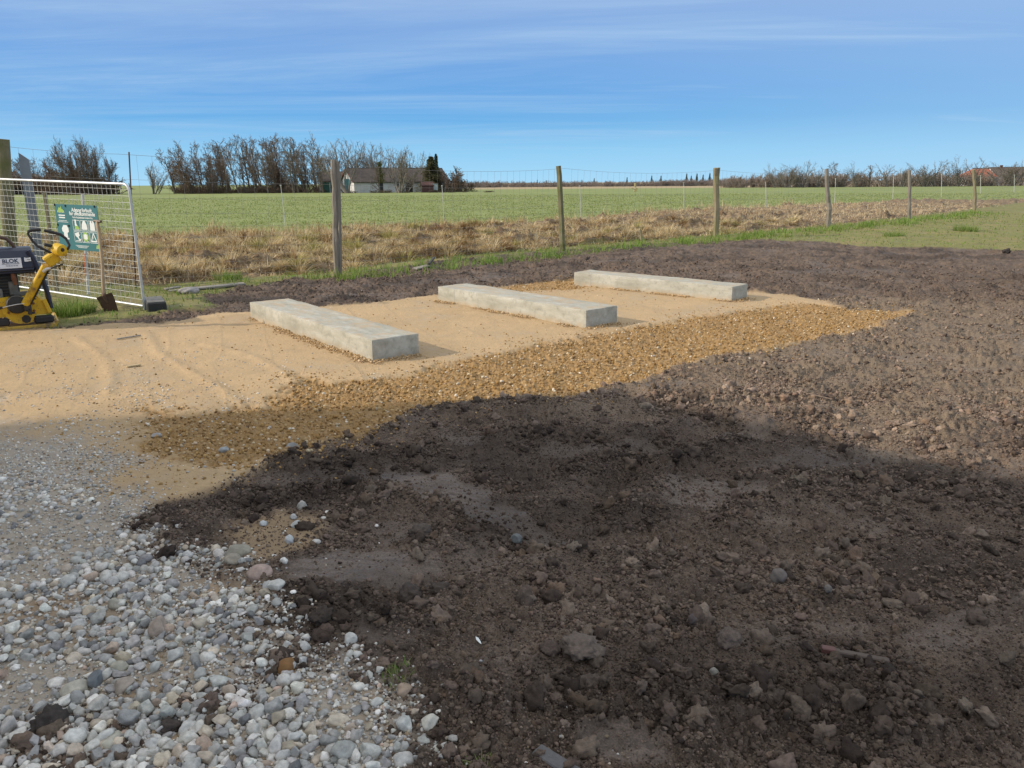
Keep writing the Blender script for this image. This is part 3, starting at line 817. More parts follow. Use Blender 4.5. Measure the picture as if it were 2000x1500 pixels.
# the thick tuft between the rammer and the spade, and other single tufts
def tuft_at(p, rr, n_, hh, cols=GREENS, pp=(.35, .3, .2, .1, .05)):
    a = rng.uniform(0, 2 * np.pi, n_); q = rr * np.sqrt(rng.random(n_))
    x, y = p[0] + q * np.cos(a), p[1] + q * np.sin(a)
    return blades(x, y, hh * rng.uniform(.45, 1.1, n_), np.full(n_, .009 if hh > .1 else .004), rng.uniform(.15, .9, n_), palette(n_, cols, pp), a + rng.normal(0, .6, n_), 0, 3, .8)
lawn_obj = join(parts)
tag(link('grass', tri_mesh('grass', *lawn_obj[:2], M_BLADE, lawn_obj[2], False)), kind='stuff')
for nm, p, rr, n_, hh, lb in (('grass_tuft', G(140, 612), .28, 900, .26, 'thick green grass tuft between plate compactor and spade'),
        ('grass_tuft', G(445, 548), .22, 500, .22, 'bright green tuft at edge of dry strip beside grove side of first post'),
        ('grass_tuft', G(775, 1330), .05, 90, .045, 'small green tuft among pebbles near big tan stone'),
        ('grass_tuft', G(935, 1490), .05, 60, .04, 'small green tuft at bottom edge between gravel and soil'),
        ('grass_tuft', G(1885, 452), .35, 500, .3, 'tall grass clump standing in short turf behind the soil'),
        ('grass_tuft', G(1745, 462), .3, 350, .22, 'grass clump with muddy foot at far edge of soil')):
    b_ = tuft_at(p, rr, n_, hh)
    tag(link(nm, tri_mesh(nm, b_[0], b_[1], M_BLADE, b_[2], False)), lb, 'grass tuft')

# dry strip
parts = []
_va, _vb = view_points(330000, 11, 60, 38, 1.35), view_points(260000, 11, 27, 38, 1.1)
px_, py_ = np.concatenate([_va[0], _vb[0]]), np.concatenate([_va[1], _vb[1]])
zz = zones(px_, py_)
a_ = px_ * .72 + py_ * .69; b_ = -px_ * .69 + py_ * .72
row = np.sin(b_ * 5.2 + 1.6 * fbm(a_ * .4, b_ * .4, 2, 233))
clump = sstep(-.15, .45, fbm(a_ * .9, b_ * 2.0, 3, 231) + .28 * row)
ok = rng.random(len(px_)) < sstep(-.25, .3, zz['straw_sd']) * (.05 + .95 * clump)
px_, py_, clump = px_[ok], py_[ok], clump[ok]; sdv = zz['straw_sd'][ok]
n = len(px_); rr_ = np.hypot(px_, py_)
flat = rng.random(n) < .72
edge = np.exp(-((sdv - .7) / 1.1) ** 2) * sstep(15, 22, rr_ + 0 * n)
h = np.where(flat, rng.uniform(.10, .30, n), rng.uniform(.06, .20, n) * (.5 + .9 * clump))
lean = np.where(flat, rng.uniform(1.0, 1.5, n), rng.uniform(.1, .9, n))
# long pale culms stand along the far rim
far_rim = (rr_ > np.interp(np.arctan2(px_, py_), [math.atan2(*p) for p in _FAR], [math.hypot(*p) for p in _FAR]) - 2.5)
h = np.where(far_rim & ~flat, rng.uniform(.2, .55, n), h)
hue = fbm(a_[ok] * .35, b_[ok] * .8, 3, 235)
moss = sstep(.25, .55, fbm(px_ * .5, py_ * .9, 3, 238))[:, None] * sstep(6, 0, px_)[:, None]
darkp = sstep(.15, .5, fbm(px_ * 1.1, py_ * 1.6, 3, 239))[:, None] * sstep(24, 16, rr_)[:, None]
rust = sstep(.05, .4, hue)[:, None]; pale = sstep(-.1, -.5, hue)[:, None]
cl = palette(n, STRAWS, [.3, .25, .18, .12, .07, .08])
cl = cl * (.55 + .6 * clump[:, None]) if False else cl
cl = cl * (1 - .5 * rust) + np.array([[.27, .145, .055]]) * .5 * rust
cl = cl * (1 - .4 * pale) + np.array([[.52, .42, .28]]) * .4 * pale
cl = cl * (1 - .55 * moss) + np.array([[.34, .30, .085]]) * .55 * moss
cl = cl * (1 - .6 * darkp) + np.array([[.15, .095, .05]]) * .6 * darkp
right = sstep(3, 14, px_)[:, None]
cl = cl * (1 - .6 * right) + np.array([[.62, .50, .33]]) * .6 * right
parts.append(blades(px_, py_, h, .007 + .0007 * rr_, lean, cl, None, .01, 2, .75))
tx, ty = view_points(1500, 12.5, 34, 38, 1.2)
tz = zones(tx, ty); ok = (rng.random(1500) < (tz['straw_sd'] > .3) * (.25 + .75 * sstep(-.1, .4, fbm(tx * .4, ty * .8, 2, 251))))
for p in zip(tx[ok], ty[ok]):
    k_ = int(rng.uniform(90, 240)); rr = rng.uniform(.14, .46); hh = rng.uniform(.20, .46)
    a = rng.uniform(0, 2 * np.pi, k_); q = rr * rng.random(k_) ** .6
    kind = rng.random()
    cols = STRAWS[:3] if kind < .5 else ([(.30, .27, .09), (.42, .37, .13), (.50, .44, .20)] if kind < .75 else [(.30, .19, .085), (.22, .13, .06), (.40, .27, .14)])
    parts.append(blades(p[0] + q * np.cos(a), p[1] + q * np.sin(a), hh * rng.uniform(.5, 1.15, k_), np.full(k_, .012 + .0005 * p[1]), .25 + 1.15 * q / rr + rng.normal(0, .15, k_), palette(k_, cols, [.4, .35, .25]), a, .02, 3, .9))
v, f, c = join(parts)
tag(link('dry_grass', tri_mesh('dry_grass', v, f, M_STRAW, c, False)), kind='stuff')

# field grass
px_, py_ = view_points(170000, 19, 110, 38, 1.7)
zz = zones(px_, py_)
cl_ = sstep(-.35, .35, fbm(px_ * .9, py_ * .9, 3, 241))
ok = rng.random(len(px_)) < zz['field'] * (.35 + .65 * cl_)
px_, py_, cl_ = px_[ok], py_[ok], cl_[ok]; n = len(px_); rr_ = np.hypot(px_, py_)
cl = palette(n, [(.20, .255, .068), (.255, .30, .092), (.30, .33, .125), (.36, .34, .17)], [.35, .3, .25, .1])
v, f, c = blades(px_, py_, (.03 + .06 * rng.random(n)) * (.6 + .6 * cl_), .012 + .0008 * rr_, rng.uniform(.2, 1.1, n), cl, None, 0, 1, 0)
tag(link('field_grass', tri_mesh('field_grass', v, f, M_BLADE, c, False)), kind='stuff')
# ------------------------------------------------------------------ concrete foundation beams
def concrete_mat():
    m_, nt, b = mat_new('concrete')
    vec = N(nt, 'ShaderNodeTexCoord').outputs['Object']
    mpn = N(nt, 'ShaderNodeMapping'); mpn.inputs['Scale'].default_value = (1, 3.5, 3.5); nt.links.new(vec, mpn.inputs[0])
    n1 = noise_of(nt, 2.2, 7, .65, mpn.outputs[0], .4); n2 = noise_of(nt, 14, 6, .7, vec); n3 = noise_of(nt, 70, 4, .6, vec); n4 = noise_of(nt, 5, 5, .7, vec, .6)
    c = mixc_(nt, rng_(nt, n1, .35, .65), (.33, .322, .265), (.485, .477, .42))
    c = mixc_(nt, rng_(nt, n2, .50, .70, 0, .7), c, (.25, .245, .205))
    c = mixc_(nt, rng_(nt, n3, .62, .72, 0, .7), c, (.22, .21, .19))
    # sand trodden onto the upper face
    sepn = N(nt, 'ShaderNodeSeparateXYZ'); nt.links.new(N(nt, 'ShaderNodeNewGeometry').outputs['Normal'], sepn.inputs[0])
    dust = mth(nt, 'MULTIPLY', rng_(nt, sepn.outputs[2], .8, .95), rng_(nt, n4, .44, .62, 0, .85))
    c = mixc_(nt, dust, c, (.42, .33, .22))
    sepp = N(nt, 'ShaderNodeSeparateXYZ'); nt.links.new(vec, sepp.inputs[0])
    foot = mth(nt, 'MULTIPLY', rng_(nt, sepp.outputs[2], .075, .01), rng_(nt, n4, .35, .6))
    c = mixc_(nt, mth(nt, 'MULTIPLY', foot, .8), c, (.44, .33, .20))
    # pits and the board joint of the form
    v = N(nt, 'ShaderNodeTexVoronoi'); v.inputs['Scale'].default_value = 13; nt.links.new(vec, v.inputs['Vector'])
    pit = rng_(nt, v.outputs['Distance'], .05, .09, 1, 0)
    pit = mth(nt, 'MULTIPLY', pit, rng_(nt, n2, .5, .55))
    c = mixc_(nt, pit, c, (.10, .10, .09))
    joint = rng_(nt, mth(nt, 'ABSOLUTE', mth(nt, 'SUBTRACT', sepp.outputs[0], -1.05)), .002, .006, .6, 0)
    c = mixc_(nt, joint, c, (.2, .2, .19))
    nt.links.new(c, b.inputs['Base Color']); b.inputs['Roughness'].default_value = .85; b.inputs['Specular IOR Level'].default_value = .3
    bump_(nt, b, mth(nt, 'ADD', n2, mth(nt, 'MULTIPLY', n3, .6)), .3, .006)
    return m_
M_CONC = concrete_mat()
def beam_mesh(L, Wd, H, seed):
    """cast beam: slightly uneven arrises and faces, long axis x"""
    nx, ny, nz = 60, 10, 6
    import bmesh
    b = bmesh.new()
    def pt(i, j, k):
        return Vector(((i / nx - .5) * L, (j / ny - .5) * Wd, k / nz * (H + .12) - .12))
    vs = {}
    for i in range(nx + 1):
        for j in range(ny + 1):
            for k in range(nz + 1):
                if i in (0, nx) or j in (0, ny) or k in (0, nz):
                    vs[i, j, k] = b.verts.new(pt(i, j, k))
    def q(a, c, d, e): b.faces.new((vs[a], vs[c], vs[d], vs[e]))
    for i in range(nx):
        for j in range(ny):
            for k in (0, nz): q((i, j, k), (i + 1, j, k), (i + 1, j + 1, k), (i, j + 1, k))
    for i in range(nx):
        for k in range(nz):
            for j in (0, ny): q((i, j, k), (i + 1, j, k), (i + 1, j, k + 1), (i, j, k + 1))
    for j in range(ny):
        for k in range(nz):
            for i in (0, nx): q((i, j, k), (i, j + 1, k), (i, j + 1, k + 1), (i, j, k + 1))
    bmesh.ops.recalc_face_normals(b, faces=b.faces)
    es = [e for e in b.edges if len(e.link_faces) == 2 and e.link_faces[0].normal.dot(e.link_faces[1].normal) < .5]
    bmesh.ops.bevel(b, geom=es, offset=.007, segments=2, profile=.6, affect='EDGES')
    co = np.array([tuple(v.co) for v in b.verts])
    d = .0045 * n3d(co, 2.5, seed) + .0035 * n3d(co, 11, seed + 1) - .012 * np.maximum(0, n3d(co, 6, seed + 2) - .75)
    for v, dd in zip(b.verts, d): v.co += v.normal * float(dd)
    me = bpy.data.meshes.new('foundation_beam'); b.to_mesh(me); b.free()
    me.polygons.foreach_set('use_smooth', [True] * len(me.polygons)); me.set_sharp_from_angle(angle=math.radians(50))
    me.materials.append(M_CONC); return me
BEAM_H = .205
_beams = [((-3.22, 9.40), (-1.29, 6.96), .50, 'pale concrete beam closest to the camera, its top smeared with sand, on the compacted sand pad'),
          ((-1.03, 10.75), (0.84, 8.57), .52, 'pale concrete beam lying between two others on the sand, dark scuff on its top'),
          ((1.01, 12.43), (3.02, 10.49), .44, 'pale concrete beam farthest from the camera, beside the dark soil and the gravel heap')]
for i, (a, b_, wd, lb) in enumerate(_beams):
    a, b_ = np.array(a), np.array(b_); d = b_ - a; L = np.linalg.norm(d); d /= L; nrm = np.array([-d[1], d[0]])
    c0 = (a + b_) / 2 + nrm * wd / 2
    o = link('foundation_beam', beam_mesh(L, wd, BEAM_H, 700 + 20 * i))
    o.location = (c0[0], c0[1], 0.0); o.rotation_euler = (0, 0, math.atan2(d[1], d[0]))
    tag(o, lb, 'concrete beam', 'concrete foundation beams on the sand pad')
# loose sand crumbs banked against the near sides
V = []
for (a, b_, wd, lb) in _beams:
    a, b_ = np.array(a), np.array(b_); d = (b_ - a) / np.linalg.norm(b_ - a); nrm = np.array([-d[1], d[0]])
    n = 5200; t = rng.random(n); t = t[rng.random(n) < sstep(-.35, .4, pn(t * 7 + a[0], t * 0 + a[1], 260))]; n = len(t); off = -np.abs(rng.normal(0, .05, n)) - .002
    p = a[None] + (b_ - a)[None] * t[:, None] + nrm[None] * off[:, None]
    end = rng.random(n) < .16
    p[end] = b_[None] + d[None] * np.abs(rng.normal(0, .07, end.sum()))[:, None] + nrm[None] * rng.uniform(-.05, wd, end.sum())[:, None]
    V.append(p)
p = np.concatenate(V); rad = rng.uniform(.002, .006, len(p)) + .010 * rng.random(len(p)) ** 8
pos = np.stack([p[:, 0], p[:, 1], height(p[:, 0], p[:, 1], fine=False) + rad * .5 + .012 * rng.random(len(p))], 1)
v, f, c = scatter(round_f, pos, rad, rotmats(len(p), rng, .6), palette(len(p), [(.47, .33, .18), (.40, .27, .13), (.52, .40, .26)], [.5, .3, .2]))
tag(link('sand_crumbs', tri_mesh('sand_crumbs', v, f, M_GRAIN, c)), kind='stuff')

# ------------------------------------------------------------------ shed that shades the gravel, beyond the edge of the picture
M_BOARD = simple('shed_boards', (.20, .17, .14), (.12, .10, .085), 6, .85, bump=.3, bscale=30, stretch=(1, 6, .6))
M_TIN = simple('shed_roof', (.24, .24, .235), (.17, .14, .12), 5, .5, .3)
shed = empty('shed', (-4.70, 1.62, 0), math.radians(9))
tag(shed, 'weathered timber shed standing beside the gravel spread and casting the broad shade', 'shed')
mb = MB(); mb.add([(0, -3.2, -.1), (0, 3.2, -.1), (0, 3.2, 2.98), (0, 0, 4.22), (0, -3.2, 2.98), (-7, -3.2, -.1), (-7, 3.2, -.1), (-7, 3.2, 2.98), (-7, 0, 4.22), (-7, -3.2, 2.98)],
       [(0, 1, 2, 3, 4), (9, 8, 7, 6, 5), (1, 6, 7, 2), (5, 0, 4, 9)])
for k in range(-10, 11):
    y = k * .305; top = 2.98 + (3.2 - abs(y)) * .3875
    mb.box((.012, y, top / 2), (.024, .05, top - .05))
mb.build('wall', M_BOARD, shed)
mb = MB()
for sg in (-1, 1):
    a = Vector((-3.5, sg * 1.66, 3.61)); L = math.hypot(3.2, 1.24) + .2
    mb.box(a, (7.3, L, .06), Matrix.Rotation(-sg * math.atan2(1.24, 3.2), 3, 'X'))
mb.build('roof', M_TIN, shed)

r_ = np.random.default_rng(12); n = 5200; V = []  # unseen loose blades added along the roof edges to soften the shed's shadow
u = r_.random(n); sg = np.where(r_.random(n) < .5, -1, 1); along = r_.random(n) < .45
ys_ = np.where(along, sg * 3.3, sg * 3.3 * u); zs_ = np.where(along, 2.98, 2.98 + (3.2 - np.abs(ys_)) * .3875); xs_ = np.where(along, -7 * u, .06)
c0 = np.stack([xs_, ys_, zs_ + .03], 1); d = r_.normal(0, .06, (n, 3)); d[:, 0] += np.where(along, 0, r_.uniform(.02, .16, n)); d[:, 1] += np.where(along, sg * r_.uniform(.05, .32, n), 0); d[:, 2] -= .03
d *= (.5 + 1.2 * r_.random(n) ** 2)[:, None]
w = np.cross(d, r_.normal(0, 1, (n, 3))); w /= np.linalg.norm(w, axis=1)[:, None]; w *= .008
V = np.stack([c0 - d * .3 - w, c0 - d * .3 + w, c0 + d], 1).reshape(-1, 3)
link('shadow_fringe', tri_mesh('shadow_fringe', V, np.arange(3 * n).reshape(-1, 3), M_STRAW, np.repeat(palette(n, STRAWS, [1] * 6), 3, 0), False), shed)
mb = MB(); mb.box((.05, -.8, 1.05), (.05, 1.0, 2.1), bev=.01); dr = mb.build('door', simple('shed_door', (.11, .14, .12), None, 8, .6), shed)
mb = MB(); mb.tube([(.08, -.42, 1.0), (.12, -.42, 1.0), (.12, -.42, 1.16), (.08, -.42, 1.16)], .01, 6); mb.build('handle', M_TIN, dr)

# ------------------------------------------------------------------ plate compactor
M_YEL = simple('yellow_paint', (.66, .44, .012), (.56, .36, .015), 5, .42, bump=.06, bscale=40)
def worn_yellow():
    m_, nt, b = mat_new('worn_yellow_paint')
    vec = N(nt, 'ShaderNodeTexCoord').outputs['Object']
    n1 = noise_of(nt, 7, 7, .7, vec); n2 = noise_of(nt, 40, 5, .7, vec)
    c = mixc_(nt, rng_(nt, n2, .3, .7), (.68, .44, .012), (.58, .36, .012))
    c = mixc_(nt, rng_(nt, n1, .50, .64, 0, .9), c, (.16, .095, .045))
    c = mixc_(nt, rng_(nt, noise_of(nt, 90, 3, .6, vec), .62, .68, 0, .7), c, (.10, .06, .03))
    sepz = N(nt, 'ShaderNodeSeparateXYZ'); nt.links.new(vec, sepz.inputs[0])
    c = mixc_(nt, mth(nt, 'MULTIPLY', rng_(nt, sepz.outputs[2], .12, .03), rng_(nt, n2, .35, .6, .1, .6)), c, (.30, .22, .13))
    nt.links.new(c, b.inputs['Base Color']); b.inputs['Roughness'].default_value = .55
    return m_
M_YEL = worn_yellow()
M_NAVY = simple('navy_paint', (.010, .017, .045), (.02, .025, .045), 6, .38, bump=.05, bscale=30)
M_BLK = simple('black_rubber', (.018, .018, .02), (.035, .033, .03), 10, .7)
M_GRY = simple('engine_grey', (.19, .19, .18), (.10, .10, .09), 9, .5, .3)
M_DRK = simple('engine_dark', (.02, .02, .02), (.045, .04, .035), 12, .55, .2)
M_RUST = simple('rusted_steel', (.20, .075, .03), (.11, .05, .03), 14, .75)
M_STEEL = simple('bare_steel', (.55, .55, .55), (.4, .4, .4), 14, .3, .9)
M_WHITE = simple('sticker_white', (.72, .74, .78), (.64, .66, .70), 10, .45)
M_INK = simple('navy_ink', (.03, .045, .09), (.04, .05, .09), 20, .6)
PX = .0060
pc = np.array(G(50, 643)); comp = empty('plate_compactor', (pc[0], pc[1], -.012), math.radians(33))
tag(comp, 'yellow and navy plate compactor with slanting steering bar, on the sand by the panel', 'compactor')
def cp(px, py, y=0.0):
    """machine coordinates of a point seen at (px, py), y metres behind its near edge"""
    k = 1 + y / 8.95
    return ((px - 55) * PX * k - .62 * y * 0 , y, (643 - py) * PX * k * 1.02 - y * .0)
mb = MB()
# sole plate: flat middle, upturned rims
prof = [(-.40, .085), (-.365, .03), (-.33, .004), (.30, .004), (.325, .03), (.345, .075), (.325, .08), (.30, .05), (-.31, .05), (-.34, .07)]
M4 = Matrix(((1, 0, 0, 0), (0, 0, 1, .02), (0, 1, 0, 0), (0, 0, 0, 1)))
mb.prism(prof, M4, .74)
sole = mb.build('base_plate', M_YEL, comp)
mb = MB(); mb.box((-.02, .015, .028), (.66, .03, .05), bev=.008); mb.build('skirt', M_YEL, sole)
for (a, b_) in ((-.36, -.14), (.10, .30)):
    mb = MB(); mb.box(((a + b_) / 2, .05, .105), (b_ - a, .10, .085), bev=.018); mb.build('bumper', M_BLK, comp)
# deck above the rubber mounts, shield plate hanging in the middle
mb = MB()
pf = [(-.36, .16), (.29, .16), (.265, .24), (.16, .385), (-.30, .385), (-.34, .24)]
mb.prism(pf, Matrix(((1, 0, 0, 0), (0, 0, 1, .06), (0, 1, 0, 0), (0, 0, 0, 1))), .56)
deck = mb.build('deck', M_YEL, comp)
mb = MB()
sh = [(-.20, .30), (-.19, .20), (-.11, .10), (-.05, .075), (.04, .072), (.085, .085), (.11, .14), (.15, .30), (.10, .34), (-.14, .34)]
mb.prism(sh, Matrix(((1, 0, 0, 0), (0, 0, 1, .03), (0, 1, 0, 0), (0, 0, 0, 1))), .03)
mb.build('shield_plate', M_YEL, deck)
mb = MB(); mb.tube([(.025, .02, .125), (.025, .035, .125)], [.048, .048], 7); mb.build('opening', M_DRK, deck)
for q in ((-.135, .215), (.12, .30), (.115, .215)):
    mb = MB(); mb.tube([(q[0], .012, q[1]), (q[0], .03, q[1])], [.014, .014], 6); mb.build('bolt', M_RUST, deck)
for sx in (-.31, .25):
    mb = MB(); mb.box((sx, .05, .255), (.045, .05, .17), Matrix.Rotation(-.25 * (1 if sx > 0 else -1), 3, 'Y'), bev=.006); mb.build('side_gusset', M_RUST if sx < 0 else M_YEL, deck)
mb = MB(); mb.tube([(-.045, .035, .305), (-.045, -.02, .305), (-.045, -.045, .305), (-.045, -.06, .305)], [.105, .105, .092, .05], 20); mb.build('rubber_mount', M_BLK, comp, True)
mb = MB()
for k in range(3): mb.tube([(-.045 + .10 * math.cos(a), -.012 - .016 * k, .305 + .10 * math.sin(a)) for a in np.linspace(.6, 2.6, 9)], .004, 5)
mb.build('mount_ring', M_GRY, comp, True)
mb = MB(); mb.box((.055, -.05, .285), (.075, .09, .12), bev=.015); mb.box((.07, -.07, .225), (.045, .05, .08), bev=.01); mb.box((.085, -.05, .20), (.07, .03, .02)); mb.build('hinge', M_DRK, comp)
# engine
mb = MB(); mb.box((-.17, .30, .50), (.36, .34, .30), bev=.02); mb.box((-.42, .32, .52), (.2, .34, .3), bev=.02)
for k in range(7): mb.box((-.17, .125, .40 + k * .035), (.30, .03, .012))
eng = mb.build('engine', M_DRK, comp)
mb = MB(); mb.box((-.22, .10, .43), (.12, .06, .11), bev=.012); mb.box((-.05, .13, .48), (.09, .06, .16), bev=.01); mb.box((.06, .12, .41), (.24, .05, .05), bev=.008); mb.build('engine_cover', M_GRY, eng)
mb = MB(); mb.tube([(-.215, .062, .425), (-.215, .072, .425)], [.03, .03], 12); mb.build('recoil_cap', M_DRK, eng)
mb = MB(); mb.tube([(-.035, .08, .675), (-.03, .075, .60), (-.02, .075, .52)], [.02, .028, .022], 10); mb.build('exhaust', M_RUST, eng)
# hood: rounded box with sloping near face
mb = MB()
hp = [(.06, .64), (.03, .70), (.05, .83), (.10, .90), (.16, .93), (.42, .93), (.50, .86), (.52, .64)]
mb.prism(hp, Matrix(((0, 0, 1, -.62), (1, 0, 0, 0), (0, 1, 0, 0), (0, 0, 0, 1))), .74)
hood = mb.build('hood', M_NAVY, comp); hood.location.x = .07
bv = hood.modifiers.new('bevel', 'BEVEL'); bv.width = .022; bv.segments = 3; bv.limit_method = 'ANGLE'
mb = MB(); mb.box((-.25, .05, .665), (.74, .02, .012)); mb.tube([(-.60, .03, .69), (.11, .03, .69)], .012, 6); mb.build('trim', M_NAVY, hood)
mb = MB()
for y0 in (.07, .48):
    mb.tube([(.10, y0, .90), (.125, y0, .84), (.165, y0, .70), (.20, y0, .56), (.23, y0, .40), (.24, y0, .22)], [.028, .032, .03, .026, .024, .024], 8)
mb.build('guard_frame', M_NAVY, comp, True).location.x = .05
mb = MB(); mb.tube([(-.36, .22, .88), (-.355, .22, .95), (-.31, .22, 1.02), (-.235, .22, 1.055), (-.16, .22, 1.035), (-.11, .22, .97), (-.075, .22, .88)], .021, 10)
mb.build('lifting_bar', simple('bar_brown', (.06, .035, .025), (.10, .05, .03), 9, .5), comp, True).location.x = .12

def text_mesh(name, s, size, mw, mat, parent, align='CENTER', bold=0.0, extrude=.0008):
    cu = bpy.data.curves.new(name, 'FONT'); cu.body = s; cu.size = size; cu.align_x = align; cu.align_y = 'CENTER'; cu.extrude = extrude; cu.offset = bold; cu.resolution_u = 2
    o = bpy.data.objects.new(name + '_text', cu); col.objects.link(o)
    bpy.context.view_layer.update()
    me = bpy.data.meshes.new_from_object(o.evaluated_get(bpy.context.evaluated_depsgraph_get()))
    me.name = name; me.transform(mw); bpy.data.objects.remove(o); me.materials.clear(); me.materials.append(mat)
    return link(name, me, parent)
def frame_mat(o, xa, ya):
    xa, ya = Vector(xa).normalized(), Vector(ya).normalized(); za = xa.cross(ya).normalized(); ya = za.cross(xa)
    return Matrix(((xa.x, ya.x, za.x, o[0]), (xa.y, ya.y, za.y, o[1]), (xa.z, ya.z, za.z, o[2]), (0, 0, 0, 1)))
def plate(name, mw, w, h, t, mat, parent):
    mb = MB(); mb.prism([(-w / 2, -h / 2), (w / 2, -h / 2), (w / 2, h / 2), (-w / 2, h / 2)], mw, t); return mb.build(name, mat, parent)
# stickers on the sloping face of the hood: it runs (y .03, z .70) to (.05, .83) to (.10, .90)
ups = Vector((0, .03, .13)).normalized()
def hood_at(x, t): return Vector((x, .0265 + .022 * t, .70 + .13 * t))
for (x0, x1, t0, t1, txt) in ((-.215, .0, .10, .95, True), (-.40, -.235, .3, .95, False), (.03, .095, .60, .95, False)):
    c = hood_at((x0 + x1) / 2, (t0 + t1) / 2); mw = frame_mat(c + Vector((0, -.004, 0)), (1, 0, 0), ups)
    st_ = plate('sticker', mw, x1 - x0, (t1 - t0) * .135, .004, M_WHITE, hood)
    z = mw @ Matrix.Translation((0, 0, .0055))
    if txt:
        text_mesh('lettering', 'BLOK', .062, z @ Matrix.Translation((0, .022, 0)), M_INK, st_, bold=.002)
        plate('rule', z @ Matrix.Translation((0, -.008, 0)), .17, .004, .001, M_INK, st_)
        text_mesh('lettering', 'TLF. 00 00 00 00'.replace('TLF. ', 'Tlf '), .019, z @ Matrix.Translation((.01, -.03, 0)), M_INK, st_)
    else:
        for k in range(3): plate('print', z @ Matrix.Translation((.01 * k, (1 - k) * .022, 0)), (x1 - x0) * (.6 - .1 * k), .006, .001, M_INK if x0 < -.3 else M_GRY, st_)
# steering bar leans to the side and towards the camera
h0, h1, h2 = Vector(cp(62, 592, -.06)), Vector(cp(105, 517, -.26)), Vector(cp(117, 500, -.31))
ax = (h1 - h0).normalized()
mb = MB(); mb.tube([h0, h0.lerp(h1, .5), h1], [.046, .043, .040], 14); bar = mb.build('steering_bar', M_YEL, comp, True)
mb = MB(); mb.box((h1 + h2) / 2 + ax * .03 + Vector((.02, 0, .0)), (.15, .10, .12), Matrix.Rotation(math.radians(-32), 3, 'Y') @ Matrix.Rotation(math.radians(12), 3, 'X'), bev=.014); mb.build('bracket', M_YEL, bar)
hd = Vector(cp(131, 486, -.36))
mb = MB(); mb.tube([hd + Vector((-.03, .04, .02)), hd, hd + Vector((.03, -.05, -.01)), hd + Vector((.036, -.06, -.012))], [.06, .072, .066, .03], 12); head = mb.build('control_head', M_YEL, bar, True)
mb = MB(); mb.tube([hd + Vector((.03, -.062, 0)), hd + Vector((.034, -.07, -.003))], [.024, .02], 10); mb.build('cap', M_BLK, head)
mb = MB(); mb.box(hd + Vector((-.09, .02, .05)), (.10, .06, .035), Matrix.Rotation(.3, 3, 'Y'), bev=.01); mb.build('throttle_housing', M_BLK, head)
grip = [(124, 497, -.33), (112, 490, -.30), (97, 481, -.26), (90, 472, -.24), (84, 459, -.22), (86, 454, -.22), (92, 452, -.22), (106, 451, -.24)]
mb = MB(); mb.tube([cp(*g) for g in grip], [.014] * 5 + [.017] * 3, 8); mb.build('handle', M_BLK, bar, True)
grip = [(138, 490, -.36), (147, 484, -.38), (150, 478, -.38), (146, 466, -.36), (138, 459, -.33), (125, 455, -.30), (112, 452, -.27)]
mb = MB(); mb.tube([cp(*g) for g in grip], [.014] * 4 + [.017] * 3, 8); mb.build('handle', M_BLK, bar, True)
mb = MB(); mb.tube([cp(99, 528, -.30), cp(105, 523, -.31), cp(113, 521, -.32)], [.016, .02, .012], 8); lv = mb.build('lever', M_STEEL, bar, True)
mb = MB(); mb.tube([cp(113, 522, -.32), cp(128, 516, -.33), cp(134, 515, -.33)], [.006, .006, .013], 8); mb.build('knob', M_BLK, lv)
mb = MB(); mb.tube([cp(62, 590, -.1), cp(48, 584 + 6, -.12), cp(34, 592, -.12), cp(24, 594, -.12)], .0045, 6); lk = mb.build('lock_lever', M_STEEL, comp, True)
mb = MB(); mb.tube([cp(24, 594, -.12), cp(20, 594.5, -.12), cp(16, 595, -.12)], [.012, .017, .010], 8); mb.build('knob', M_BLK, lk, True)
mb = MB()
for k in range(4):
    p_ = h0.lerp(h1, .2 + .22 * k) + Vector((.035, -.03, -.02)); mb.tube([p_, p_ + Vector((.02, -.012, -.012))], .008, 6)
mb.tube([h0.lerp(h1, t) + Vector((.038, -.028, -.024)) for t in (0.05, .3, .6, .95)], .009, 6)
mb.build('hydraulic_hose', M_BLK, bar)

# ------------------------------------------------------------------ mesh panel with sign, rubber foot, spade
M_GALV = simple('galvanised', (.60, .62, .62), (.47, .49, .50), 9, .42, .45)
M_WIREG = simple('galvanised_wire', (.62, .63, .60), (.52, .53, .50), 9, .5, .3)
PR = np.array([*G(283, 606)[:2], .035]); PL = D(12, 11.75, .13)
pdir = (PR - PL)[:2]; PLEN = np.linalg.norm(pdir); pdir /= PLEN
pnrm = np.array([pdir[1], -pdir[0]])
if pnrm @ PR[:2] > 0: pnrm = -pnrm          # towards the camera
PHT = 1.58
panel = empty('mesh_fence_panel', (PL[0], PL[1], 0))
tag(panel, 'galvanised mesh fence panel on a rubber foot behind the plate compactor, green sign on it', 'fence panel')
def pp(s, h, off=0.0):
    """panel coordinates: s metres from the far end, h above its lower rail"""
    b0 = PL[2] + (PR[2] - PL[2]) * s / PLEN
    return Vector((pdir[0] * s + pnrm[0] * off, pdir[1] * s + pnrm[1] * off, b0 + h))
mb = MB(); R_ = .10
path = [pp(PLEN, -.06)] + [pp(PLEN, h) for h in (.3, .8, 1.2, PHT - R_)] + [pp(PLEN - R_ + R_ * math.cos(a), PHT - R_ + R_ * math.sin(a)) for a in np.linspace(.2, math.pi / 2, 6)]
path += [pp(s, PHT) for s in (PLEN * .75, PLEN * .5, PLEN * .25, R_)] + [pp(R_ - R_ * math.sin(a), PHT - R_ + R_ * math.cos(a)) for a in np.linspace(.2, math.pi / 2, 6)] + [pp(0, h) for h in (1.2, .6, -.06)]
mb.tube(path, .0175, 10); mb.tube([pp(0, 0.02), pp(PLEN, 0.02)], .016, 10)
mb.build('frame', M_GALV, panel, True)
mb = MB()
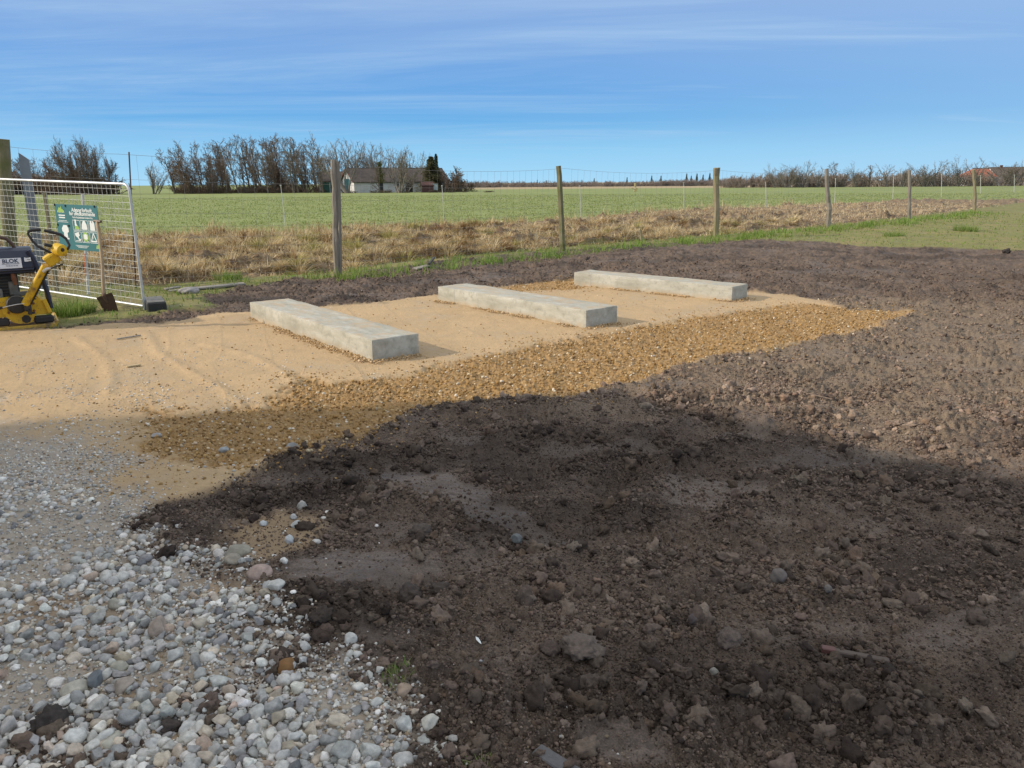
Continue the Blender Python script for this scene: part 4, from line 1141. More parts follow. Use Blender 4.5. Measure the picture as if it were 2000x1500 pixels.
for k in range(1, int(PLEN / .098)): mb.tube([pp(k * .098, .02, .006), pp(k * .098, PHT, .006)], .0024, 4)
for k in range(1, 19): mb.tube([pp(0.0, k * .083 + .02, -.002), pp(PLEN, k * .083 + .02, -.002)], .0027, 4)
mb.build('wire_grid', M_WIREG, panel)
mb = MB(); mb.box(pp(.02, .78, .03), (.06, .05, .07), bev=.01); mb.build('clamp', M_STEEL, panel)

M_SIGN = simple('sign_teal', (.028, .150, .165), (.032, .165, .18), 3, .45)
M_SWHITE = simple('sign_white', (.78, .82, .80), (.74, .78, .76), 10, .5)
M_SGREEN = simple('sign_green', (.32, .52, .10), (.28, .46, .09), 10, .5)
def on_panel(px, py):
    d = _fwd + _R * (px - 1000) / F - _U * (py - 750) / F
    n3 = np.array([pnrm[0], pnrm[1], 0]); o = np.array([PL[0], PL[1], 0]) + n3 * .03
    t = ((o - np.array([0, 0, CAM_H])) @ n3) / (d @ n3)
    q = np.array([0, 0, CAM_H]) + t * d
    return (q - o)[:2] @ pdir, q[2]
s0, z0 = on_panel(106, 397); s1, z1 = on_panel(189, 403); sb, zb = on_panel(190, 493)
SW, SH = s1 - s0, z1 - zb
sgn = empty('warning_sign', (0, 0, 0)); cs_ = (s0 + s1) / 2; cz_ = (z0 + z1) / 2 - SH / 2
mid = pp(cs_, 0, .03); sgn.location = (PL[0] + mid.x, PL[1] + mid.y, cz_)
tag(sgn, 'teal site sign with white icons tied to the mesh fence panel', 'sign')
mws = frame_mat((0, 0, 0), (pdir[0], pdir[1], -.018), (0, 0, 1))
board = plate('board', mws, SW, SH, .006, M_SIGN, sgn)
zf = mws @ Matrix.Translation((0, 0, .0075))
def sp(u, v): return zf @ Matrix.Translation(((u - .5) * SW, (.5 - v) * SH, 0))       # u, v from the sign's upper corner
def shape(name, pts, mat, par, u, v, sc, t=.0012):
    mb = MB(); mb.prism([(x * sc, y * sc) for x, y in pts], sp(u, v), t); return mb.build(name, mat, par)
text_mesh('lettering', 'Adgang forbudt', .072, sp(.64, .115), M_SWHITE, sgn, bold=.0018)
text_mesh('lettering', 'for uvedkommende', .072, sp(.64, .195), M_SWHITE, sgn, bold=.0018)
text_mesh('lettering', 'Ved arbejdspladsen kræves bl.a.', .036, sp(.64, .275), M_SWHITE, sgn, bold=.0006)
text_mesh('lettering', 'HOFOR', .045, sp(.14, .165), M_SWHITE, sgn, bold=.001)
crown = [(-.5, -.3), (.5, -.3), (.42, 0), (.2, .05), (.1, .4), (-.05, .12), (-.3, .22), (-.45, 0)]
shape('emblem', crown, M_SGREEN, sgn, .14, .115, .13)
shape('emblem', crown, M_SGREEN, sgn, .925, .885, .09); text_mesh('lettering', 'HOFOR', .028, sp(.925, .925), M_SWHITE, sgn, bold=.0006)
for k, wd in enumerate((.15, .14)): plate('print', sp(.15, .245 + .05 * k), wd, .016, .001, M_SWHITE, sgn)
for k, wd in enumerate((.19, .24)): plate('print', sp(.16, .36 + .032 * k), wd, .006, .001, M_SWHITE, sgn)
hel = [(-.25, -.5), (.25, -.5), (.25, -.12), (.45, -.02), (.45, .25), (.25, .5), (-.2, .5), (-.45, .22), (-.42, 0), (-.25, -.1)]
shape('pictogram', hel, M_SWHITE, sgn, .19, .60, .17); plate('print', sp(.20, .76), .12, .02, .001, M_SWHITE, sgn)
for i in range(3):
    for j in range(2):
        u, v = .475 + .185 * i, .45 + .255 * j
        wd, ht = .165 * SW, .225 * SH
        mb = MB()
        for (a, b_, c_, d_) in ((0, ht / 2, wd, .006), (0, -ht / 2, wd, .006), (-wd / 2, 0, .006, ht), (wd / 2, 0, .006, ht)):
            mb.prism([(a - c_ / 2, b_ - d_ / 2), (a + c_ / 2, b_ - d_ / 2), (a + c_ / 2, b_ + d_ / 2), (a - c_ / 2, b_ + d_ / 2)], sp(u, v), .001)
        fr = mb.build('pictogram_frame', M_SWHITE, sgn)
        plate('print', sp(u, v + .085), wd * .7, .008, .001, M_SWHITE, fr)
        uu, vv = u, v - .012
        if (i, j) == (0, 0):
            shape('pictogram', [(-.22, .5), (0, .5), (.02, .05), (.18, -.1), (-.25, -.1)], M_SWHITE, fr, uu, vv, .14); shape('pictogram', [(-.3, -.12), (.25, -.12), (.5, -.42), (-.3, -.42)], M_SGREEN, fr, uu, vv, .14)
        elif (i, j) == (1, 0): shape('pictogram', [(-.5, -.4), (.5, -.4), (.4, .1), (.15, .45), (-.15, .45), (-.4, .1)], M_SWHITE, fr, uu, vv, .13)
        elif (i, j) == (2, 0): shape('pictogram', [(-.4, -.5), (.4, -.5), (.4, .2), (.25, .5), (.12, .5), (0, .2), (-.12, .5), (-.25, .5), (-.4, .2)], M_SWHITE, fr, uu, vv, .13)
        elif (i, j) == (0, 1): shape('pictogram', [(-.5, .3), (.2, .45), (.35, .1), (.1, -.05), (.3, -.3), (.5, -.2), (.5, -.35), (.2, -.45), (-.1, -.1), (-.35, .0)], M_SWHITE, fr, uu, vv, .13)
        elif (i, j) == (1, 1):
            shape('pictogram', [(.48 * math.cos(a), .48 * math.sin(a)) for a in np.linspace(0, 6.283, 21)[:-1]], M_SGREEN, fr, uu, vv, .135); shape('pictogram', [(-.3, -.2), (.0, -.3), (.3, -.2), (.3, .2), (0, .32), (-.3, .2)], M_SWHITE, fr, uu, vv, .13, .002)
        else:
            shape('pictogram', [(-.5, -.42), (.5, -.42), (0, .5)], M_SWHITE, fr, uu, vv, .14); shape('pictogram', [(-.3, -.31), (.3, -.31), (0, .25)], M_SIGN, fr, uu, vv, .14, .002)
            shape('pictogram', [(-.05, .05), (.06, .05), (.01, -.1), (.08, -.1), (-.03, -.27), (-.01, -.14), (-.08, -.14)], M_SGREEN, fr, uu, vv, .15, .003)
for k in range(3): plate('print', sp(.55, .895 + .022 * k), .3 - .05 * k, .005, .001, M_SWHITE, sgn)
for (u, v) in ((.01, .02), (.27, .03), (.95, .02), (.02, .46), (.29, .47), (.99, .97)):
    mb = MB(); q = sp(u, v) @ Vector((0, 0, 0)); mb.box(q, (.012, .02, .03)); mb.build('cable_tie', M_BLK, sgn)

foot = empty('rubber_foot', (0, 0, 0)); fo = np.array(G(301, 610)); foot.location = (fo[0] - .02, fo[1] + .12, 0)
foot.rotation_euler = (0, 0, math.radians(28))
tag(foot, 'black rubber fence foot with grey dusty top, holding the mesh panel upright', 'fence foot')
mb = MB(); mb.box((0, .15, .065), (.235, .62, .135), bev=.018); mb.build('block', simple('foot_rubber', (.022, .024, .026), (.035, .035, .034), 8, .8), foot)
mb = MB(); mb.box((0, .15, .134), (.205, .58, .006), bev=.002)
for yy in (-.04, .08): mb.tube([(-.03, yy, .137), (-.03, yy, .139)], .02, 10)
mb.build('top_face', simple('foot_dust', (.17, .165, .155), (.10, .10, .095), 14, .9), foot)

sb_ = np.array(G(206, 612)); st0, zt0 = on_panel(190, 432)
top = np.array(pp(st0, 0, .03)); top = np.array([PL[0] + top[0], PL[1] + top[1], zt0])
spade = empty('spade', (sb_[0], sb_[1], 0)); tag(spade, 'wooden T-handled spade with rusty blade leaning against the mesh panel', 'spade')
tp = Vector(top - np.array([sb_[0], sb_[1], 0])); up_ = tp.normalized()
M_ASH = simple('spade_wood', (.36, .26, .15), (.26, .18, .10), 5, .65, bump=.15, bscale=40, stretch=(3, 3, .5))
sock = up_ * .24
b1 = Vector((.045, -.05, 0)); pts = [sock, sock.lerp(tp, .15) + b1 * .2, sock.lerp(tp, .45) + b1 * .9, sock.lerp(tp, .75) + b1 * .6, tp]
mb = MB(); mb.tube(pts, [.024, .022, .020, .020, .021], 10); sft = mb.build('shaft', M_ASH, spade, True)
hd_ = Vector((pdir[0], pdir[1], -.05)).normalized()
mb = MB(); mb.tube([tp - hd_ * .075, tp - hd_ * .04, tp + hd_ * .04, tp + hd_ * .08], [.017, .021, .021, .017], 8); mb.build('handle', simple('dark_wood', (.13, .085, .06), None, 8, .6), sft, True)
bx = Vector((.96, .1, -.05)).normalized(); bz = Vector((-.33, -.12, 1)).normalized(); by = bz.cross(bx).normalized(); bx = by.cross(bz)
mbl = Matrix(((bx.x, bz.x, by.x, sock.x), (bx.y, bz.y, by.y, sock.y), (bx.z, bz.z, by.z, sock.z), (0, 0, 0, 1)))
mb = MB(); mb.prism([(-.095, -.25), (.07, -.25), (.105, -.08), (.11, 0), (-.10, .0)], mbl, .006); mb.tube([sock + bz * -.10, sock, sock + up_ * .12], [.012, .026, .026], 10)
mb.box(sock + bx * .005, (.21, .022, .012), mbl.to_3x3()); mb.build('blade', simple('spade_blade', (.085, .055, .04), (.13, .07, .045), 14, .7, .3), spade)

# ------------------------------------------------------------------ wire game fence
def wood(name, a, b, green=None):
    m_, nt, bs = mat_new(name)
    vec = N(nt, 'ShaderNodeTexCoord').outputs['Object']
    mpn = N(nt, 'ShaderNodeMapping'); mpn.inputs['Scale'].default_value = (14, 14, 1.1); nt.links.new(vec, mpn.inputs[0])
    n1 = noise_of(nt, 2.2, 8, .7, mpn.outputs[0], .5); n2 = noise_of(nt, 3, 5, .6, vec)
    c = mixc_(nt, rng_(nt, n1, .3, .7), a, b)
    if green: c = mixc_(nt, rng_(nt, n2, .42, .62, 0, .75), c, green)
    nt.links.new(c, bs.inputs['Base Color']); bs.inputs['Roughness'].default_value = .9; bs.inputs['Specular IOR Level'].default_value = .2
    bump_(nt, bs, n1, .7, .012); return m_
M_WG = wood('grey_oak', (.30, .27, .225), (.17, .15, .12))
M_WGR = wood('mossy_oak', (.28, .25, .16), (.16, .145, .09), (.13, .14, .045))
M_WTAN = wood('tan_oak', (.34, .29, .20), (.2, .17, .11), (.20, .19, .09))
M_WIRE = simple('fence_wire', (.30, .29, .28), (.22, .21, .20), 9, .55, .5)
fence = empty('wire_fence', (-3.1, 13.7, 0))
tag(fence, 'tall wire game fence on rough wooden posts between soil and dry grass strip', 'wire fence')
FO = np.array([-3.1, 13.7, 0])
# (column at foot, row at foot, column at top, row at top, distance or None, radius, material, label)
fp = [(24, 0, 8, 272, 12.4, .10, M_WGR, 'thick round mossy corner post'), (658, 541, 655, 312, None, .058, M_WG, 'squared grey post split by a long crack'),
      (1101, 489, 1094, 324, None, .072, M_WGR, 'slim post greened with moss'), (1395, 464, 1402, 328, None, .085, M_WTAN, 'crooked post with forked top'),
      (1618, 444, 1620, 330, None, .08, M_WG, None), (1778, 428, 1779, 332, None, .072, M_WG, None), (1903, 412, 1906, 331, None, .085, M_WTAN, None)]
foots, tops = [], []
for i, (bx_, by_, tx_, ty_, dist, r_, mt, lb) in enumerate(fp):
    if dist is None: g_ = np.array(G(bx_, by_))
    else: g_ = D(bx_, dist)
    t_ = D(tx_, g_[1]); t_[2] = ZAT(ty_, g_[1], tx_); t_ = np.array([D(tx_, g_[1], t_[2])[0], g_[1], t_[2]])
    foots.append(g_); tops.append(t_)
    mb = MB(); rr = np.random.default_rng(900 + i); pts, rad_ = [], []
    for k in range(11):
        q = k / 10; p = g_ * (1 - q) + t_ * q; p[2] = -.3 + (t_[2] + .3) * q
        amp = (.004 if i == 0 else .012)
        bow = {3: .05 * math.sin(3 * q + .5), 4: .045 * math.sin(q * 5), 6: .06 * math.sin(q * 4)}.get(i, 0)
        pts.append(p - FO + np.array([bow + rr.normal(0, amp * .5), rr.normal(0, amp), 0])); rad_.append(r_ * (1.08 - .16 * q) * (1 + rr.normal(0, .04 if i else .01)))
    mb.tube(pts, rad_, {0: 16, 1: 7, 2: 6, 3: 7}.get(i, 7))
    if i == 3: mb.tube([pts[-1] + np.array([.06, 0, -.35]), pts[-1] + np.array([.085, 0, .01])], [.05, .04], 7)
    po = mb.build('fence_post', mt, fence, i == 0)
    if i == 1:
        po2 = MB(); po2.tube([pts[-1] + np.array([.065, -.01, -.03]), pts[7] + np.array([.075, -.01, 0]), pts[3] + np.array([.06, 0, 0]), pts[0] + np.array([.05, 0, 0])], [.034, .036, .034, .034], 6); po2.build('split_half', M_WG, po)
    if lb: po['label'] = lb
rod_f = D(267, 12.3); rod_t = D(255, 12.3); rod_t[2] = ZAT(297, 12.3, 255); rod_t[0] = D(255, 12.3, rod_t[2])[0]
mb = MB(); mb.tube([rod_f - FO, rod_f * .4 + rod_t * .6 - FO, rod_t - FO], .011, 6); ro = mb.build('steel_rod', simple('dark_rod', (.06, .045, .04), (.10, .06, .045), 9, .6, .3), fence); ro['label'] = 'thin dark steel rod carrying the wire beside the mesh panel'
line_f = [foots[0], rod_f] + foots[1:] + [foots[-1] * 2 - foots[-2]]
line_t = [tops[0][2] - .07, rod_t[2] - .03] + [t_[2] - .06 for t_ in tops[1:]] + [1.95]
HW = [.05, .14, .24, .35, .47, .60, .75, .92, 1.12, 1.34, 1.60, 1.0]
for i in range(len(line_f) - 1):
    a, b_ = line_f[i], line_f[i + 1]; L = np.linalg.norm((b_ - a)[:2]); mb = MB()
    sag = .10 if i > 1 else .02
    if i == 0: sag = .03
    def wp(q, hh):
        z_ = (line_t[i] * (1 - q) + line_t[i + 1] * q); s_ = sag * 4 * q * (1 - q)
        return a * (1 - q) + b_ * q + np.array([0, 0, hh * (z_ - s_) if hh <= 1 else 0]) - FO - np.array([0, .09, 0]) * 0
    hs_ = [h_ / 1.95 for h_ in HW[:-1]] + [1.0]
    for h_ in hs_:
        mb.tube([wp(q, h_) for q in np.linspace(0, 1, 9)], .0027 if h_ == 1 else .002, 3, False)
    nst = int(L / .21)
    for k in range(1, nst):
        q = k / nst; ln_ = .012 * math.sin(k * 1.7)
        mb.tube([wp(min(1, max(0, q + .35 * (.6 / L) * 0)), .03), wp(q, .5) + np.array([ln_, 0, 0]), wp(min(1, q + .03 / L), 1.0)], .0017, 3, False)
    mb.build('wire_mesh', M_WIRE, fence)

def stick(name, base, top, r, mat, label, cat, group=None, n=7, extra=None):
    e = empty(name, base) if extra else None
    mb = MB(); d = Vector(np.array(top) - np.array(base)); mb.tube([(0, 0, -.15), d * .5 + Vector((.006, 0, 0)), d], [r * 1.05, r, r * .95], n)
    if extra:
        mb.build('stake', mat, e); extra(e, d); tag(e, label, cat, group); return e
    o = mb.build(name, mat); o.location = tuple(base); tag(o, label, cat, group); return o
def column_top(pxb, pyb, pxt, pyt, dist=None):
    g_ = np.array(G(pxb, pyb)) if dist is None else D(pxb, dist)
    z_ = ZAT(pyt, g_[1], pxt); return g_, np.array([D(pxt, g_[1], z_)[0], g_[1], z_])
g_, t_ = column_top(90, 0, 52, 303, 11.9)
mb = MB(); dd = t_ - g_
mb.prism([(-.06, -.2), (.06, -.2), (.06, 1.98), (.04, 2.0), (-.06, 2.08)], Matrix(((1, 0, dd[0] / 2.05 * 0, 0), (0, 0, 1, 0), (0, 1, 0, 0), (0, 0, 0, 1))) , .035)
mb.box((-.066, .03, 1.0), (.012, .06, 2.0))
o = mb.build('sheet_post', simple('grey_sheet', (.23, .26, .29), (.17, .19, .21), 4, .55, .3)); o.location = tuple(g_); o.rotation_euler = (0, 0, .35)
tag(o, 'flat grey metal post standing behind the mesh panel next to the mossy corner post', 'metal post')
g_, t_ = column_top(112, 0, 90, 377, 12.0)
stick('wooden_stake', g_, t_, .032, M_WTAN, 'thin wooden stake behind the mesh panel beside the grey metal post', 'stake', None, 5)
g_, t_ = column_top(171, 576, 164, 380)
def band(e, d):
    mb = MB(); mb.tube([d * .20, d * .42], .0215, 8); mb.build('orange_band', simple('orange_paint', (.62, .12, .035), (.5, .11, .04), 8, .6), e)
stick('marker_stake', g_, t_, .02, simple('white_paint', (.62, .63, .62), (.5, .5, .49), 6, .6), 'white marker stake with orange band behind the sign on the mesh panel', 'stake', None, 8, band)
g_, t_ = column_top(1254, 474, 1253, 449)
stick('peg', g_, t_, .035, M_WTAN, 'short wooden peg in the grass between the mossy post and the crooked post', 'peg', None, 5)
M_POLE = simple('white_pole', (.50, .51, .47), (.4, .41, .38), 4, .6)
poles = [(558, 446, 551, 362), (868, 444, 866, 363), (1135, 428, 1135, 363), (1336, 411, 1338, 357), (1497, 406, 1498, 356), (1630, 399, 1635, 349), (1744, 389, 1748, 346), (1839, 386, 1842, 341), (1915, 378, 1918, 343), (1981, 376, 1984, 342)]
names = ['taller white plastic pole at field edge, before the grove trees', 'white plastic pole at field edge, before the dark conifer by the farmhouse', 'white plastic pole at field edge, just beyond the mossy slim post',
         'white plastic pole at field edge, close before the crooked post', 'white plastic pole at field edge, between the crooked post and the next post', 'leaning white plastic pole right behind a fence post, before the hedge trees',
         'white pole at field edge left of the thin fence post, before brown hedge', 'leaning white pole at field edge, between the two last fence posts', 'white pole at field edge beside the last fence post, before the red roof', 'white pole at field edge nearest the right margin, before the red-roofed house']
for (a, b_, c_, d_), lb in zip(poles, names):
    g_, t_ = column_top(a, b_, c_, d_)
    def ins(e, d):
        mb = MB(); mb.tube([d * .99, d * 1.012], .026 * (g_[1] / 40 + .5), 6); mb.build('cap', M_POLE, e)
    stick('field_pole', g_, t_, .006 + .00028 * g_[1], M_POLE, lb, 'field pole', 'white poles along the field edge', 6, ins)
g_ = np.array([3.0, 20.3, 0]); q = D(1243, g_[1]); z_ = ZAT(362, g_[1], 1243)
mb = MB(); mb.box((0, 0, .03), (.05, .02, .10), bev=.008); mb.box((.02, 0, -.09), (.07, .015, .12), Matrix.Rotation(.5, 3, 'Y'), bev=.005); mb.box((-.05, 0, -.06), (.1, .015, .03), Matrix.Rotation(.4, 3, 'Y'))
o = mb.build('tape_scrap', simple('yellow_tape', (.55, .48, .16), (.45, .40, .2), 9, .5)); fq = foots[2] * .47 + foots[3] * .53
o.location = (D(1243, fq[1], 1.55)[0], fq[1] - .03, ZAT(364, fq[1], 1243)); tag(o, 'pale yellow tape scrap knotted on the wire fence', 'tape')

# ------------------------------------------------------------------ single stones, planks and scraps
M_ROCK = vcol('rock', .8, .3, .3, 30, 0, .5, 120)
def stone(px, py, wpx, colr, label, ang=0, flat=.65, name='stone', clod=False, seed=0, sub=4, sink=.3, rot=None):
    p = np.array(G(px, py)); d = np.linalg.norm(p - [0, 0, CAM_H]); r = wpx * d / F / 2
    v, f = (clod_shape(sub, 1000 + seed, .5) if clod else stone_shape(sub, 1000 + seed, ang, flat, .14))
    v = v * r
    me = tri_mesh(name, v, f, M_CLOD if clod else M_ROCK, np.tile(np.array([colr]), (len(v), 1)))
    o = link(name, me); o.location = (p[0], p[1], HZ(p[0], p[1]) + r * sink * (flat if not clod else .7)); o.rotation_euler = (0.1, -.1, seed * 1.3 if rot is None else rot)
    tag(o, label, 'clod' if clod else 'stone'); return o
ST = [(506, 1128, 44, (.40, .30, .25), 'smooth pinkish cobble at the rim of gravel against the dark soil', 0, .8),
      (465, 1078, 50, (.27, .25, .20), 'long olive-brown cobble lying above the pinkish cobble', 0, .6),
      (455, 1098, 36, (.30, .265, .21), 'brown rounded stone touching the long olive cobble', 0, .7),
      (144, 1336, 42, (.42, .39, .32), 'large cream cobble resting on bare gritty sand', 0, .8),
      (186, 1320, 36, (.155, .17, .18), 'dark blue-grey stone beside the large cream cobble', 2, .8),
      (237, 1334, 42, (.33, .28, .23), 'angular brown-grey stone on grit, right of the cream cobble', 5, .8),
      (311, 1224, 40, (.36, .29, .235), 'tall pinkish pointed stone standing among the grey pebbles', 2, 1.1),
      (223, 1170, 26, (.36, .34, .28), 'oval buff pebble in the sandy patch of gravel', 0, .8),
      (150, 1208, 26, (.50, .49, .46), 'pale egg-shaped pebble in the brown sandy patch', 0, .8),
      (217, 1435, 40, (.48, .46, .38), 'cream wedge-shaped stone beside dark soil lump', 3, .8),
      (230, 1297, 30, (.37, .35, .28), 'speckled rounded stone above the gritty bare spot', 0, .85),
      (560, 1302, 40, (.22, .115, .045), 'orange-brown flint half covered with black soil', 3, .8),
      (790, 1350, 30, (.36, .27, .20), 'tan pointed stone beside the green tuft', 2, .95),
      (840, 1408, 38, (.55, .52, .44), 'broken white flint on soil edge, lower down than the tan stone', 6, .8),
      (686, 1258, 28, (.58, .57, .53), 'white rounded flint perched on the soil edge', 3, .9),
      (540, 1160, 32, (.52, .51, .47), 'knobbly white flint lying apart on dark soil', 4, .7),
      (565, 1053, 22, (.47, .49, .49), 'grey-white pebble on sandy spot, lowest of the loose row', 0, .85),
      (617, 1053, 16, (.56, .54, .50), 'small white pebble on wet soil beside grey-white pebble', 2, .8),
      (490, 1010, 15, (.40, .34, .26), 'buff pebble at upper rim of the loose row', 0, .95),
      (514, 1022, 17, (.50, .52, .52), 'bluish white pebble next to buff pebble in loose row', 0, .8),
      (578, 1024, 20, (.44, .45, .43), 'pale grey flint pebble in the loose row on sand', 2, .8),
      (573, 1006, 16, (.42, .42, .41), 'round grey pebble just above the pale grey flint', 0, .9),
      (590, 987, 18, (.40, .38, .34), 'upright pale pebble at tip of the loose row', 0, 1.2),
      (640, 994, 15, (.66, .64, .58), 'white flat stone chip on the dark soil slope', 3, .35),
      (631, 1006, 11, (.60, .58, .54), 'tiny white pebble under the white flat chip', 0, .7),
      (735, 1020, 8, (.68, .66, .62), 'lone white pebble on the smeared soil', 0, .8),
      (571, 868, 26, (.25, .25, .24), 'dark grey boulder-like stone at the gravel and soil border', 3, .8),
      (436, 874, 18, (.34, .36, .36), 'blue-grey pebble on the brown shaded sand', 0, .7),
      (305, 848, 20, (.30, .29, .275), 'grey stone on shaded sand next to orange gravel', 1, .6),
      (1520, 1125, 30, (.15, .125, .11), 'rounded brown stone sitting in crumbly soil', 0, .95),
      (1616, 1158, 18, (.15, .13, .115), 'small rounded stone right of the rounded brown stone', 0, 1.0),
      (1395, 1304, 17, (.21, .20, .17), 'smooth pale pebble in crumbly soil', 0, .9),
      (1354, 1215, 20, (.095, .075, .07), 'egg-shaped purplish stone in the soil', 0, 1.2),
      (1009, 1045, 26, (.13, .14, .14), 'dark grey stone at edge of smeared soil', 2, .9)]
for i, (a, b_, w_, cl_, lb, an, fl_) in enumerate(ST): stone(a, b_, w_, cl_, lb, an, fl_, seed=i)
CL = [(1135, 1270, 78, (.082, .064, .052), 'big angular soil clod with yellow leaf at its side'), (1055, 1350, 30, (.07, .055, .045), 'square soil clod below the big angular one'), (1085, 1360, 26, (.065, .048, .038), 'pointed brown clod beside the square clod'),
      (1425, 1252, 44, (.075, .058, .048), 'large soil clod in front of the rounded brown stone'), (800, 1155, 60, (.040, .032, .027), 'black rooty clod at the rim of smooth wet soil'), (860, 1148, 44, (.042, .034, .028), 'black crumbly clod, right neighbour of the rooty clod'),
      (630, 1218, 48, (.036, .028, .023), 'black soil lump between white flints and soil'), (820, 1045, 46, (.06, .048, .04), 'brown clod on the smeared soil near lone white pebble'), (98, 1400, 62, (.032, .027, .024), 'large black soil lump lying on the gravel'),
      (330, 1412, 34, (.04, .032, .028), 'small black soil lump lying on gravel by cream wedge stone'), (1965, 497, 13, (.03, .026, .024), 'dark clod at far edge of soil near turf'), (1145, 578 - 70, 22, (.05, .04, .034), 'dark lump on far soil just before the grass verge'),
      (1075, 1268, 40, (.06, .045, .037), 'brown rooty clod left beside the big angular clod'), (1150, 1330, 46, (.055, .042, .034), 'cracked clod below the big angular clod')]
CL = [(a_, b_, w_, tuple(1.75 * q for q in k_), l_) for a_, b_, w_, k_, l_ in CL]
for i, (a, b_, w_, cl_, lb) in enumerate(CL): stone(a, b_, w_, cl_, lb, name='soil_clod', clod=True, seed=60 + i, flat=.7)
stone(372, 572, 40, (.30, .28, .27), 'grey boulder lying where turf meets soil near the rubber foot', 2, .45, seed=90, sink=.2)
M_PLANK = wood('old_plank', (.36, .33, .29), (.24, .22, .19))
def plank(name, pa, pb, w_, t_, mat, label, cat, lift=.03, extra=None):
    a, b_ = np.array(G(*pa)), np.array(G(*pb)); d = b_ - a; L = np.linalg.norm(d)
    mb = MB(); mb.box((0, 0, 0), (L, w_, t_), bev=min(w_, t_) * .2); 
    c = (a + b_) / 2; root = empty(name, (0, 0, 0)) if extra else None
    o = mb.build(name if not extra else 'strip', mat, root)
    tgt = root if extra else o
    za = HZ(*a[:2]); zb_ = HZ(*b_[:2])
    tgt.location = (c[0], c[1], (za + zb_) / 2 + lift); tgt.rotation_euler = (.12, math.atan2(za - zb_, L), math.atan2(d[1], d[0]))
    if extra: extra(root, L)
    return tag(tgt, label, cat)
plank('plank', (372, 569), (478, 560), .10, .03, M_PLANK, 'long thin grey plank along the border of turf and soil', 'plank')
plank('plank', (322, 568), (352, 564), .06, .025, M_PLANK, 'short grey wood piece in turf, lying with another short piece', 'plank')
plank('plank', (330, 572), (356, 569), .05, .02, wood('pale_plank', (.4, .37, .3), (.3, .27, .22)), 'short pale wood piece in turf, beside the grey one', 'plank')
plank('plank', (810, 529), (838, 525), .12, .03, M_PLANK, 'flat grey board scrap at verge behind the middle of the fence', 'plank')
plank('plank', (838, 528), (848, 514), .05, .04, simple('dark_scrap', (.06, .055, .05), None, 9, .8), 'dark upright scrap stuck beside the grey board at the verge', 'scrap', .08)
plank('plank', (1048, 1462), (1140, 1520), .045, .02, wood('wet_board', (.17, .165, .165), (.12, .115, .115)), 'grey half-buried board at the bottom edge of the soil', 'board', .018)
def red_end(root, L):
    mb = MB(); mb.box((-L / 2 + .022, 0, .0015), (.048, .025, .021), bev=.003); mb.build('painted_end', simple('red_paint', (.13, .05, .042), (.10, .06, .048), 9, .6), root)
plank('painted_lath', (1604, 1272), (1738, 1285), .024, .018, simple('muddy_lath', (.105, .078, .062), (.08, .058, .046), 12, .8), 'muddy wooden lath with red painted end lying in the soil', 'lath', .012, red_end)
plank('twig', (1565, 775), (1625, 788), .012, .008, wood('twig_wood', (.22, .17, .13), (.15, .115, .09)), 'pale bent twig on the sunlit soil', 'twig', .02)
plank('twig', (228, 665), (275, 657), .018, .012, M_PLANK, 'thin dark stick on the compacted sand', 'twig', .012)
plank('twig', (248, 719), (275, 715), .03, .012, wood('chip', (.5, .4, .24), (.42, .33, .2)), 'yellow wood chip lying on the sand between wheel tracks', 'chip', .012)
mb = MB(); mb.prism([(-.02, 0), (-.008, .005), (.012, .003), (.022, 0), (.012, -.003), (-.008, -.005)], Matrix.Identity(4), .002)
o = mb.build('feather', M_SWHITE); q = np.array(G(935, 1270)); o.location = (q[0], q[1], HZ(*q[:2]) + .02); o.rotation_euler = (.4, .2, -1.0); tag(o, 'small white feather on the brown soil', 'feather')
# ------------------------------------------------------------------ bare trees
def tubes_to_mesh(name, tubes, mat, sm=False):
    V, Fc, C = [], [], []; k = 0
    for pts, rad, n, colr in tubes:
        pts = np.asarray(pts, float); rad = np.asarray(rad, float); m_ = len(pts)
        t = np.gradient(pts, axis=0); t /= np.linalg.norm(t, axis=1)[:, None] + 1e-9
        a = np.where(np.abs(t[:, 2:3]) < .9, np.array([[0, 0, 1.]]), np.array([[1., 0, 0]]))
        u = np.cross(t, a); u /= np.linalg.norm(u, axis=1)[:, None] + 1e-9; w = np.cross(t, u)
        an = 2 * np.pi * np.arange(n) / n
        ring = pts[:, None] + (u[:, None] * np.cos(an)[None, :, None] + w[:, None] * np.sin(an)[None, :, None]) * rad[:, None, None]
        V.append(ring.reshape(-1, 3)); C.append(np.tile(np.array([colr]), (m_ * n, 1)))
        i = np.arange(m_ - 1)[:, None] * n; j = np.arange(n)[None]; j2 = (j + 1) % n
        q = np.stack([i + j, i + j2, i + n + j2, i + n + j], -1).reshape(-1, 4)
        Fc.append(np.concatenate([q[:, [0, 1, 2]], q[:, [0, 2, 3]]]) + k); k += m_ * n
    return tri_mesh(name, np.concatenate(V), np.concatenate(Fc), mat, np.concatenate(C), sm)
BARK = vcol('bark', .9, .2, .25, 3)
